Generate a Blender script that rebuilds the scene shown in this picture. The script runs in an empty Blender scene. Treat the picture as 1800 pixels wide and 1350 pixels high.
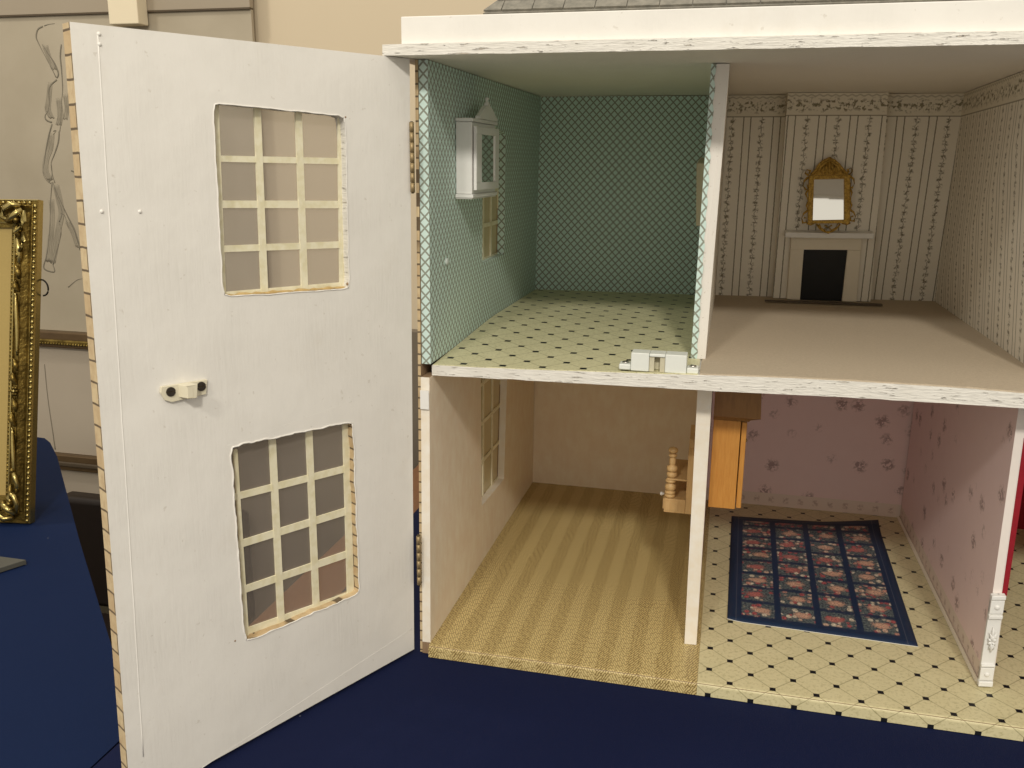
import bpy, bmesh, math, random
from mathutils import Vector, Matrix, noise as mnoise
random.seed(7)
R = math.radians
scene = bpy.context.scene
col = scene.collection

# ------------------------------------------------------------------ camera
CAM = Vector((0.2483, -0.7155, 0.4386)); PITCH, YAW, ROLL, FPX = -0.2434, 0.2352, 0.0101, 1572.9
_f = Vector((-math.sin(YAW)*math.cos(PITCH), math.cos(YAW)*math.cos(PITCH), math.sin(PITCH)))
_r0 = Vector((math.cos(YAW), math.sin(YAW), 0)); _u0 = _r0.cross(_f)
_r = math.cos(ROLL)*_r0 + math.sin(ROLL)*_u0; _u = -math.sin(ROLL)*_r0 + math.cos(ROLL)*_u0
cam_data = bpy.data.cameras.new('camera'); cam = bpy.data.objects.new('camera', cam_data); col.objects.link(cam)
cam.matrix_world = Matrix(((_r.x, _u.x, -_f.x, CAM.x), (_r.y, _u.y, -_f.y, CAM.y), (_r.z, _u.z, -_f.z, CAM.z), (0, 0, 0, 1)))
cam_data.sensor_width = 36; cam_data.sensor_fit = 'HORIZONTAL'; cam_data.lens = FPX/1800*36
cam_data.clip_start = 0.02; cam_data.clip_end = 50
scene.camera = cam

# ------------------------------------------------------------------ world + lamps (an indoor hall lit by ceiling lamps, plus one added fill)
world = bpy.data.worlds.new('World'); scene.world = world; world.use_nodes = True
bg = world.node_tree.nodes['Background']; bg.inputs[0].default_value = (1.0, 0.92, 0.775, 1); bg.inputs[1].default_value = 0.74
def ceiling_or_fill_lamp(loc, target, size, power, colour):
    l = bpy.data.lights.new('ceiling_or_fill_lamp', 'AREA'); l.shape = 'DISK'; l.size = size; l.energy = power; l.color = colour
    o = bpy.data.objects.new('ceiling_or_fill_lamp', l); col.objects.link(o); o.location = loc
    o.rotation_euler = (Vector(target)-Vector(loc)).to_track_quat('-Z', 'Y').to_euler()
    return o
ceiling_or_fill_lamp((0.82, -2.72, 2.32), (0.2, 0.1, 0.2), 0.30, 46, (1.0, 0.945, 0.83))
ceiling_or_fill_lamp((-0.36, -2.72, 2.32), (0.2, 0.1, 0.2), 0.30, 24, (1.0, 0.945, 0.83))
ceiling_or_fill_lamp((0.30, -0.9, 2.4), (0.2, 0.1, 0.2), 0.7, 3, (1.0, 0.945, 0.83))
ceiling_or_fill_lamp((-1.7, 0.1, 2.45), (-0.9, 1.0, 0.3), 0.25, 16, (1.0, 0.945, 0.83))  # added fill, no lamp seen there: brightens the wall behind and blue cloth
vs = scene.view_settings; vs.view_transform = 'Standard'; vs.look = 'None'; vs.exposure = 0.07; vs.gamma = 1.0
scene.cycles.max_bounces = 10; scene.cycles.diffuse_bounces = 8

# ------------------------------------------------------------------ survey helpers: sighted points on known planes of the house
def _ray(px, py): return _f + _r*((px-900)/FPX) - _u*((py-675)/FPX)
def at_x(px, py, X): v = _ray(px, py); return CAM + v*((X-CAM.x)/v.x)
def at_y(px, py, Y): v = _ray(px, py); return CAM + v*((Y-CAM.y)/v.y)
def at_z(px, py, Z): v = _ray(px, py); return CAM + v*((Z-CAM.z)/v.z)
def _pix(p):
    d = Vector(p)-CAM; z = d.dot(_f); return 900+FPX*d.dot(_r)/z, 675-FPX*d.dot(_u)/z

# ------------------------------------------------------------------ small node language for procedural materials
NT = None
def _s(x):
    return x.s if isinstance(x, N) else x
def _math(op, *a, clamp=False):
    n = NT.nodes.new('ShaderNodeMath'); n.operation = op; n.use_clamp = clamp
    for i, x in enumerate(a):
        x = _s(x)
        if isinstance(x, (int, float)): n.inputs[i].default_value = x
        else: NT.links.new(x, n.inputs[i])
    return N(n.outputs[0])
class N:
    def __init__(self, s): self.s = s
    def __add__(a, b): return _math('ADD', a, b)
    __radd__ = __add__
    def __sub__(a, b): return _math('SUBTRACT', a, b)
    def __rsub__(a, b): return _math('SUBTRACT', b, a)
    def __mul__(a, b): return _math('MULTIPLY', a, b)
    __rmul__ = __mul__
    def __truediv__(a, b): return _math('DIVIDE', a, b)
def frac(a): return _math('FRACT', a)
def flr(a): return _math('FLOOR', a)
def ab(a): return _math('ABSOLUTE', a)
def sin(a): return _math('SINE', a)
def mn(a, b): return _math('MINIMUM', a, b)
def mx(a, b): return _math('MAXIMUM', a, b)
def gt(a, b): return _math('GREATER_THAN', a, b)
def lt(a, b): return _math('LESS_THAN', a, b)
def ramp(a, lo, hi):
    n = NT.nodes.new('ShaderNodeMapRange'); n.clamp = True
    for i, x in enumerate((a, lo, hi)):
        x = _s(x)
        if isinstance(x, (int, float)): n.inputs[i].default_value = x
        else: NT.links.new(x, n.inputs[i])
    n.inputs[3].default_value = 0; n.inputs[4].default_value = 1
    return N(n.outputs[0])
def tri(a): return ab(frac(a)-0.5)*2.0                     # 1 on whole numbers, 0 half-way
def near(a, period, half):                                 # soft line round the multiples of period
    d = (0.5-ab(frac(a/period)-0.5))*period
    return ramp(d, half*1.25, half*0.75)
def vec(x, y, z=0.0):
    n = NT.nodes.new('ShaderNodeCombineXYZ')
    for i, a in enumerate((x, y, z)):
        a = _s(a)
        if isinstance(a, (int, float)): n.inputs[i].default_value = a
        else: NT.links.new(a, n.inputs[i])
    return n.outputs[0]
def noise(v, scale, detail=2.0, rough=0.55):
    n = NT.nodes.new('ShaderNodeTexNoise'); n.inputs['Scale'].default_value = scale; n.inputs['Detail'].default_value = detail
    n.inputs['Roughness'].default_value = rough; NT.links.new(v, n.inputs['Vector']); return N(n.outputs['Fac'])
def rnd(x, y=0.0):
    n = NT.nodes.new('ShaderNodeTexWhiteNoise'); n.noise_dimensions = '2D'; NT.links.new(vec(x, y), n.inputs['Vector']); return N(n.outputs['Value'])
def voro(v, scale, feature='F1', rand=1.0):
    n = NT.nodes.new('ShaderNodeTexVoronoi'); n.feature = feature; n.inputs['Scale'].default_value = scale
    n.inputs['Randomness'].default_value = rand; NT.links.new(v, n.inputs['Vector']); return n
def mix(f, a, b):
    n = NT.nodes.new('ShaderNodeMix'); n.data_type = 'RGBA'
    for i, x in ((0, f), (6, a), (7, b)):
        x = _s(x)
        if isinstance(x, (int, float)): n.inputs[i].default_value = x
        elif isinstance(x, (tuple, list)): n.inputs[i].default_value = (*x[:3], 1)
        else: NT.links.new(x, n.inputs[i])
    return n.outputs[2]
def hsvmul(c, f):                                          # scale a colour by a value
    n = NT.nodes.new('ShaderNodeMix'); n.data_type = 'RGBA'; n.blend_type = 'MULTIPLY'; n.inputs[0].default_value = 1
    if isinstance(c, tuple): n.inputs[6].default_value = (*c[:3], 1)
    else: NT.links.new(c, n.inputs[6])
    cc = NT.nodes.new('ShaderNodeCombineColor')
    for i in range(3): NT.links.new(_s(f), cc.inputs[i])
    NT.links.new(cc.outputs[0], n.inputs[7]); return n.outputs[2]
def lin(c): c /= 255; return c/12.92 if c <= .04045 else ((c+.055)/1.055)**2.4
def C(r, g, b, k=1.0): return (lin(r)*k, lin(g)*k, lin(b)*k)

MATS = {}
def material(name, fn, rough=0.6, metal=0.0, spec=0.35, obj_coords=False):
    """fn(u, v, P) -> colour or (colour, height, distance); u, v are metres on the surface"""
    global NT
    m = bpy.data.materials.new(name); m.use_nodes = True; NT = m.node_tree
    b = NT.nodes['Principled BSDF']; b.inputs['Roughness'].default_value = rough; b.inputs['Metallic'].default_value = metal
    b.inputs['Specular IOR Level'].default_value = spec
    tc = NT.nodes.new('ShaderNodeTexCoord'); sp = NT.nodes.new('ShaderNodeSeparateXYZ')
    NT.links.new(tc.outputs['UV'], sp.inputs[0])
    res = fn(N(sp.outputs[0]), N(sp.outputs[1]), tc.outputs['Object'])
    h = None
    if isinstance(res, tuple) and len(res) == 3 and not isinstance(res[0], (int, float)): res, h, dist = res
    if isinstance(res, (tuple, list)): b.inputs['Base Color'].default_value = (*res[:3], 1)
    else: NT.links.new(res, b.inputs['Base Color'])
    if h is not None:
        bp = NT.nodes.new('ShaderNodeBump'); bp.inputs['Distance'].default_value = dist; bp.inputs['Strength'].default_value = 1.0
        NT.links.new(_s(h), bp.inputs['Height']); NT.links.new(bp.outputs[0], b.inputs['Normal'])
    MATS[name] = m
    return m

WHITE = (0.80, 0.78, 0.745)
def m_white(u, v, P):
    n1 = noise(vec(u*1.0, v*0.10), 330, 3); n2 = noise(P, 24, 4); n3 = noise(vec(u*1.0, v*0.5), 60, 4)
    c = mix(ramp(n2, .35, .75), (0.81, 0.785, 0.745), (0.755, 0.73, 0.69))
    c = mix(ramp(noise(vec(u*1.0, v*0.6), 13, 5, .7), .56, .72)*0.30, c, (0.66, 0.61, 0.53)); c = mix(ramp(noise(P, 190, 2), .70, .76)*.35, c, (0.50, 0.45, 0.38))
    return c, n1*ramp(n2, .35, .65)*0.4+n2*0.5+n3*0.35, 0.0006
material('white_paint', m_white, 0.5)
def m_wworn(u, v, P):
    n1 = noise(vec(u*0.25, v*2.2), 260, 4, .65); n2 = noise(vec(u*0.35, v*1.6), 110, 4)
    chip = ramp(n1, .60, .63)*ramp(n2, .47, .55)
    c = mix(noise(P, 60, 3), (0.83, 0.805, 0.76), (0.70, 0.67, 0.61))
    c = mix(chip*0.6, c, (0.40, 0.32, 0.23))
    return c, n1*1.2-chip, 0.0009
material('worn_white_paint', m_wworn, 0.55)
material('ceiling_white', lambda u, v, P: (mix(noise(P, 30, 3), (0.86, 0.83, 0.76), (0.82, 0.79, 0.715)), noise(P, 300, 2), 0.0003), 0.7)
material('speckled_white_paper', lambda u, v, P: mix(ramp(noise(P, 520, 1), .70, .76)*0.45, (0.80, 0.76, 0.71), (0.40, 0.32, 0.26)), 0.7)
LAT = 0.0091
def m_lattice(u, v, P):
    a = (u+v*0.95)/LAT; b = (u-v*0.95)/LAT
    w = 0.0022*0.5/LAT
    da = 0.5-ab(frac(a)-0.5); db = 0.5-ab(frac(b)-0.5)
    ln = mx(ramp(da, w*1.15, w*.7), ramp(db, w*1.15, w*.7))
    c = mix(noise(P, 90, 2), (0.63, 0.785, 0.745), (0.575, 0.73, 0.69))
    return mix(ln*0.9, c, (0.22, 0.225, 0.175))
material('teal_lattice_paper', m_lattice, 0.65)
def tile_fn(px, py, ox, oy, ca, cb, hd):
    def f(u, v, P):
        x = (u-ox)/px; y = (v-oy)/py
        dots = []
        for s in (0.0, 0.5):
            fx = ab(frac(x+s+0.5)-0.5)*px; fy = ab(frac(y+s+0.5)-0.5)*py
            dots.append(lt(mx(fx, fy), hd))
        dot = mx(dots[0], dots[1])
        wl = 0.022
        la = 0.5-ab(frac(x+y)-0.5); lb = 0.5-ab(frac(x-y)-0.5)
        line = mx(ramp(la, wl, wl*.5), ramp(lb, wl, wl*.5))
        vein = ramp(noise(vec(u*1.0, v*1.0), 300, 4, .7), .50, .66); pat = noise(vec(u, v), 55, 2)
        c = mix(pat, C(*ca, .92), C(*cb, .92)); c = mix(vein*0.45, c, C(158, 148, 102, .9))
        c = mix(line*0.5, c, C(112, 104, 66, .9))
        return mix(dot, c, (0.007, 0.008, 0.011))
    return f
material('tile_print_paper', tile_fn(0.0360, 0.0370, 0.2735, 0.0775, (224, 214, 174), (211, 201, 159), .0025), 0.42)
material('tile_print_paper_upper', tile_fn(0.0356, 0.0362, 0.0266, 0.0255, (222, 217, 180), (210, 205, 166), .0029), 0.42)
def m_chevron(u, v, P):
    W = 0.0265; cu = u/W+0.12+(noise(vec(u, v), 60, 2)-0.5)*0.16; s = gt(frac(cu), 0.5)*2.0-1.0
    wob = (noise(vec(u, v), 230, 2)-0.5)*0.0030
    th = R(26)
    p = u*math.cos(th)+s*v*math.sin(th)+wob; q = v*math.cos(th)-s*u*math.sin(th)
    T = 0.0021
    row = flr(p/T); tone = ramp(s, -1, 1); st = ramp(tri(p/T)-tone*0.12, .38, .85)
    gap = lt(frac(q/0.0085+rnd(row, s)), 0.13)
    dark = mx(st, gap*0.8)
    lightc = mix(tone, C(206, 185, 130), C(210, 190, 136)); darkc = mix(tone, C(114, 90, 46, .95), C(128, 104, 58, .95))
    return mix(dark*0.95, lightc, darkc)
material('chevron_print_paper', m_chevron, 0.4)
def m_cream(u, v, P):
    a = noise(vec(u*1.0, v*0.45), 95, 4, .6); b = noise(P, 28, 3)
    c = mix(ramp(a, .35, .65), (0.81, 0.695, 0.545), (0.86, 0.775, 0.635)); return mix(ramp(b, .4, .7)*.5, c, (0.79, 0.645, 0.505))
material('mottled_cream_paper', m_cream, 0.7)
material('mottled_cream_strip', lambda u, v, P: mix(ramp(noise(P, 90, 3), .35, .65), (0.80, 0.72, 0.60), (0.83, 0.78, 0.70)), 0.6)
def stripe_fn(ztop, ph):
    def f(u, v, P):
        per = 0.035; x = frac((u-ph)/per)*per                    # 0..per ; pair of lines at 0 and 0.0085, garland in the middle of the rest
        wob = (noise(vec(u, v), 300, 1)-0.5)*0.0008
        l = mx(ramp(ab(x-0.004+wob), .0009, .0004), ramp(ab(x-0.0125+wob), .0009, .0004))
        gx = x-0.0255+sin(v*420)*0.0007
        blob = ramp(noise(vec(u, v), 330, 2, .6), .44, .56)
        beads = ramp(sin(v*760)*0.5+noise(vec(u, v), 140, 2), .15, .55)
        g = ramp(ab(gx), .0042, .0018)*blob*beads
        stem = ramp(ab(gx+sin(v*900)*0.0006), .0008, .0003)*0.7
        lo = mx(l, mx(g, stem))
        # border
        inb = gt(v, ztop-0.0235); bz = v-(ztop-0.0115)
        bl = ramp(noise(vec(u, v), 210, 3, .6), .50, .58)*ramp(ab(bz+sin(u*260)*0.0012), .0085, .0045)
        bed = mx(ramp(ab(v-(ztop-0.0235)), .0009, .0004), ramp(ab(v-(ztop-0.0012)+sin(u*700)*.0008), .0012, .0004)*.6)
        base = mix(noise(P, 70, 2), (0.84, 0.80, 0.72), (0.80, 0.755, 0.67))
        body = mix(lo*0.85, base, (0.135, 0.115, 0.065))
        bord = mix(bl*0.85, mix(0.5, base, (0.74, 0.69, 0.57)), mix(noise(P, 120, 1), (0.12, 0.11, 0.045), (0.20, 0.16, 0.08)))
        return mix(bed*0.7, mix(inb, body, bord), (0.17, 0.145, 0.085))
    return f
material('striped_floral_paper', stripe_fn(0.5185, 0.2510), 0.7)
material('striped_floral_paper_breast', stripe_fn(0.5185, 0.3015), 0.7)
def m_rose(u, v, P):
    vn = voro(vec(u, v), 36, 'F1', .75)
    d = N(vn.outputs['Distance'])
    sp = ramp(d, .38, .20); fine = ramp(noise(vec(u, v), 215, 2, .6), .50, .55)
    core = ramp(d, .30, .12)*ramp(noise(vec(u, v), 240, 2), .46, .52)
    f = mx(sp*fine, core)
    base = mix(noise(P, 60, 2), (0.86, 0.685, 0.68), (0.82, 0.645, 0.64))
    c = mix(f*0.62, base, mix(noise(vec(u, v), 150, 1), (0.15, 0.085, 0.10), (0.22, 0.115, 0.09)))
    inb = lt(v, 0.0175); rb = ramp(ab(frac(u/0.0185)-0.5)*0.0185, .0042, .0022)*ramp(ab(v-0.009), .005, .0025)*ramp(noise(vec(u, v), 300, 2), .42, .55)
    bc = mix(rb*0.55, (0.76, 0.65, 0.58), (0.36, 0.24, 0.21))
    return mix(inb, c, bc)
material('rose_sprig_paper', m_rose, 0.7)
material('pink_paper_strip', lambda u, v, P: mix(noise(P, 90, 2), (0.78, 0.70, 0.66), (0.80, 0.74, 0.70)), 0.6)
material('red_flock_paper', lambda u, v, P: mix(noise(P, 200, 2), (0.30, 0.008, 0.020), (0.22, 0.004, 0.012)), 0.8)
material('carpet_felt', lambda u, v, P: (mix(ramp(noise(P, 420, 4, .75), .3, .7), (0.55, 0.46, 0.35), (0.47, 0.39, 0.295)), noise(P, 1500, 2), 0.0006), 0.95, spec=.1)
def brick_fn(bh, bw):
    def f(u, v, P):
        row = flr(v/bh); uu = u+frac(row*0.5)*bw
        m = mx(near(v+(noise(P, 120, 1)-.5)*.0012, bh, .00075), near(uu, bw, .00065))
        t = rnd(row, flr(uu/bw)); g = noise(P, 160, 3)
        c = mix(t, (0.56, 0.415, 0.24), (0.64, 0.51, 0.315)); c = mix(ramp(g, .4, .7)*.6, c, (0.45, 0.31, 0.175))
        return mix(m*0.92, c, (0.095, 0.065, 0.04))
    return f
material('brick_print_paper', brick_fn(0.0098, 0.026), 0.7)
material('brick_print_paper_door', brick_fn(0.0145, 0.030), 0.7)
def m_slate(u, v, P): return mix(ramp(noise(P, 140, 4, .65), .35, .7), (0.175, 0.165, 0.14), (0.27, 0.25, 0.21)), noise(P, 260, 3), 0.0006
material('slate_grey', m_slate, 0.75)
def wood_fn(a, b, sc=1.0):
    def f(u, v, P):
        g = noise(vec(u*6*sc, v*.6*sc), 90, 4, .6); return mix(ramp(g, .3, .7), a, b), g, 0.0003
    return f
material('orange_pine', wood_fn((0.56, 0.27, 0.062), (0.47, 0.205, 0.042)), 0.38)
material('shaded_pine', wood_fn((0.27, 0.135, 0.040), (0.21, 0.10, 0.028)), 0.38)  # honey pine of the cupboard crown, its deep shadow put into the colour
material('pale_pine', wood_fn((0.62, 0.42, 0.20), (0.52, 0.33, 0.145)), 0.45)
material('walnut_table', wood_fn((0.20, 0.082, 0.034), (0.15, 0.062, 0.026), .4), 0.4)
material('raw_wood', wood_fn((0.34, 0.23, 0.14), (0.22, 0.14, 0.08)), 0.7)
def cloth_fn(a, b):
    def f(u, v, P):
        w = noise(P, 1700, 2, .7); z = noise(P, 7, 3)
        vn = voro(P, 34); lint = lt(N(vn.outputs['Distance']), .030)*gt(noise(P, 9, 1), .55)
        c = mix(ramp(w, .3, .7)*.5, mix(z, a, b), tuple(x*1.5 for x in a))
        return mix(lint*.5, c, (0.25, 0.26, 0.30)), w*0.7+noise(P, 5, 3)*6.0, 0.0006
    return f
material('navy_cloth', cloth_fn((0.0066, 0.0108, 0.043), (0.0055, 0.0090, 0.036)), 0.8, spec=.1)
material('blue_cloth', cloth_fn((0.0054, 0.0145, 0.054), (0.0043, 0.0115, 0.044)), 0.8, spec=.1)
material('muntin_cream', lambda u, v, P: mix(ramp(noise(P, 150, 3), .4, .65), (0.80, 0.75, 0.57), (0.72, 0.66, 0.45)), 0.45)
material('glue_amber', lambda u, v, P: mix(noise(P, 300, 2), (0.60, 0.44, 0.20), (0.42, 0.27, 0.10)), 0.4)
material('latch_plastic', lambda u, v, P: mix(noise(P, 200, 2), (0.74, 0.69, 0.54), (0.70, 0.64, 0.49)), 0.3)
material('catch_plastic', lambda u, v, P: mix(noise(P, 200, 2), (0.76, 0.775, 0.735), (0.72, 0.74, 0.70)), 0.28)
material('catch_inner', lambda u, v, P: mix(noise(P, 300, 2), (0.62, 0.58, 0.44), (0.50, 0.46, 0.34)), 0.4)
material('dark_screw', lambda u, v, P: mix(noise(P, 700, 2), (0.055, 0.045, 0.035), (0.12, 0.10, 0.08)), 0.35, metal=.8)
material('steel', lambda u, v, P: mix(noise(P, 700, 2), (0.60, 0.58, 0.54), (0.45, 0.43, 0.40)), 0.22, metal=1)
material('old_brass', lambda u, v, P: mix(noise(P, 500, 3), (0.42, 0.32, 0.17), (0.24, 0.17, 0.09)), 0.5, metal=.5)
material('dark_brass', lambda u, v, P: mix(noise(P, 500, 3), (0.12, 0.09, 0.05), (0.05, 0.04, 0.025)), 0.5, metal=.6)
material('gilt', lambda u, v, P: (mix(ramp(noise(P, 60, 4), .3, .7), (0.30, 0.21, 0.055), (0.10, 0.066, 0.015)), noise(P, 220, 3), 0.0012), 0.33, metal=.85)
material('gilt_bright', lambda u, v, P: mix(noise(P, 300, 2), (0.52, 0.42, 0.17), (0.34, 0.26, 0.085)), 0.25, metal=.9)
material('gold_mat', lambda u, v, P: mix(noise(P, 500, 3), (0.42, 0.305, 0.105), (0.36, 0.26, 0.085)), 0.55)
material('mirror_gilt', lambda u, v, P: (mix(ramp(noise(P, 420, 3), .35, .7), (0.62, 0.40, 0.09), (0.28, 0.16, 0.03)), noise(P, 600, 3), 0.001), 0.42, metal=.45)
material('mirror_glass', lambda u, v, P: (0.86, 0.86, 0.84), 0.03, metal=1)
material('cabinet_white', lambda u, v, P: mix(noise(P, 60, 2), (0.80, 0.79, 0.77), (0.76, 0.75, 0.73)), 0.3)
material('surround_cream', lambda u, v, P: (mix(noise(P, 70, 3), (0.82, 0.755, 0.63), (0.78, 0.71, 0.58)), noise(P, 500, 2), .0003), 0.6)
material('soot_black', lambda u, v, P: mix(noise(P, 90, 3), (0.004, 0.004, 0.004), (0.009, 0.009, 0.010)), 0.5)
material('dark_plank', wood_fn((0.07, 0.05, 0.03), (0.11, 0.08, 0.05)), 0.6)
material('hall_wall', lambda u, v, P: mix(noise(P, 3, 3), (0.66, 0.555, 0.405), (0.63, 0.53, 0.385)), 0.85)
material('post_cream', lambda u, v, P: mix(noise(P, 20, 2), (0.80, 0.70, 0.52), (0.77, 0.67, 0.49)), 0.6)
material('drawing_paper', lambda u, v, P: mix(ramp(noise(P, 4.5, 4), .3, .7), (0.385, 0.33, 0.245), (0.46, 0.40, 0.305)), 0.6)
material('mount_board', lambda u, v, P: mix(noise(P, 5, 3), (0.37, 0.31, 0.235), (0.335, 0.28, 0.21)), 0.5)
material('white_board', lambda u, v, P: mix(noise(P, 6, 3), (0.50, 0.43, 0.345), (0.43, 0.365, 0.29)), 0.5)
material('graphite', lambda u, v, P: mix(noise(P, 60, 3), (0.17, 0.15, 0.115), (0.25, 0.22, 0.165)), 0.8)
material('graphite_smudge', lambda u, v, P: mix(noise(P, 50, 3), (0.27, 0.235, 0.178), (0.36, 0.312, 0.235)), 0.8)
material('bronze_frame', lambda u, v, P: mix(noise(P, 40, 3), (0.16, 0.105, 0.05), (0.10, 0.06, 0.03)), 0.4, metal=.3)
material('dark_leather', lambda u, v, P: mix(noise(P, 30, 3), (0.022, 0.013, 0.009), (0.014, 0.008, 0.006)), 0.5)
material('hall_floor', lambda u, v, P: mix(noise(P, 30, 4), (0.050, 0.040, 0.022), (0.036, 0.030, 0.018)), 0.9)
material('dim_wall_tone', lambda u, v, P: (mix(noise(P, 5, 3), (0.20, 0.165, 0.125), (0.165, 0.135, 0.10)), noise(P, 900, 2), .0005), 0.9)
material('grey_card', lambda u, v, P: mix(noise(P, 60, 3), (0.075, 0.075, 0.066), (0.095, 0.093, 0.082)), 0.8)
material('putty', lambda u, v, P: mix(noise(P, 300, 2), (0.60, 0.66, 0.62), (0.52, 0.58, 0.55)), 0.6)
material('plaque_cream', lambda u, v, P: mix(noise(P, 80, 2), (0.55, 0.48, 0.34), (0.50, 0.43, 0.30)), 0.6)
material('dark_iron', lambda u, v, P: (0.02, 0.018, 0.015), 0.5, metal=.5)
def m_pane():
    m = bpy.data.materials.new('acetate_pane'); m.use_nodes = True; nt = m.node_tree; b = nt.nodes['Principled BSDF']
    b.inputs['Base Color'].default_value = (0.33, 0.285, 0.25, 1); b.inputs['Roughness'].default_value = 0.08; b.inputs['Alpha'].default_value = 0.26
    MATS['acetate_pane'] = m
m_pane()
material('frosted_pane', lambda u, v, P: mix(noise(P, 60, 2), (0.62, 0.52, 0.31), (0.55, 0.455, 0.26)), 0.25)
def m_rug(u, v, P):
    # u 0..1 across, v 0..1 along
    inx = ramp(ab(u-0.5), .447, .440); iny = ramp(ab(v-0.5), .455, .448); inside = inx*iny
    cx = (u-0.06)/0.88*4.0; cy = (v-0.045)/0.91*7.5
    fx = frac(cx)-0.5; fy = frac(cy)-0.5
    vw = vec(u*1.0, v*1.35); nz = noise(vw, 46, 3)
    bar = mx(ramp(ab(fx)+(nz-.5)*.05, .40, .43), ramp(ab(fy)+(nz-.5)*.14, .38, .44)*0.92)
    v1 = voro(vw, 29); d1 = N(v1.outputs['Distance']); sep = NT.nodes.new('ShaderNodeSeparateColor'); NT.links.new(v1.outputs['Color'], sep.inputs[0])
    t = N(sep.outputs[0]); t2 = N(sep.outputs[1])
    green = mix(ramp(noise(vw, 85, 3), .35, .65), (0.010, 0.020, 0.045), (0.15, 0.18, 0.17))
    petal = mix(gt(t, .40), (0.46, 0.11, 0.12), mix(gt(t, .50), (0.66, 0.33, 0.26), mix(gt(t, .72), (0.72, 0.50, 0.38), (0.78, 0.68, 0.53))))
    v2 = noise(vw, 95, 3)
    cell = mix(ramp(d1+(v2-.5)*.7, .52, .38)*gt(t2, .26), green, hsvmul(petal, ramp(v2, .2, .62)))
    ck = rnd(flr(cx), flr(cy)); ox = (ck-.5)*.25
    dd = _math('SQRT', (fx-ox)*(fx-ox)*3.0+fy*fy*5.5)
    bl = ramp(dd+(v2-.5)*.95, .46, .30)
    cell = mix(bl*.92, cell, hsvmul(mix(gt(ck, .45), (0.52, 0.17, 0.15), (0.70, 0.42, 0.30)), ramp(v2, .15, .6)))
    navy = mix(noise(vw, 30, 2), (0.0085, 0.0165, 0.055), (0.0080, 0.030, 0.068))
    c = mix(inside, navy, mix(bar, cell, navy))
    line = ramp(ab(ab(u-0.5)-0.452), .003, .0015)*0.3
    return mix(line, c, (0.16, 0.16, 0.18))
material('floral_rug_print', m_rug, 0.55)

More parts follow.
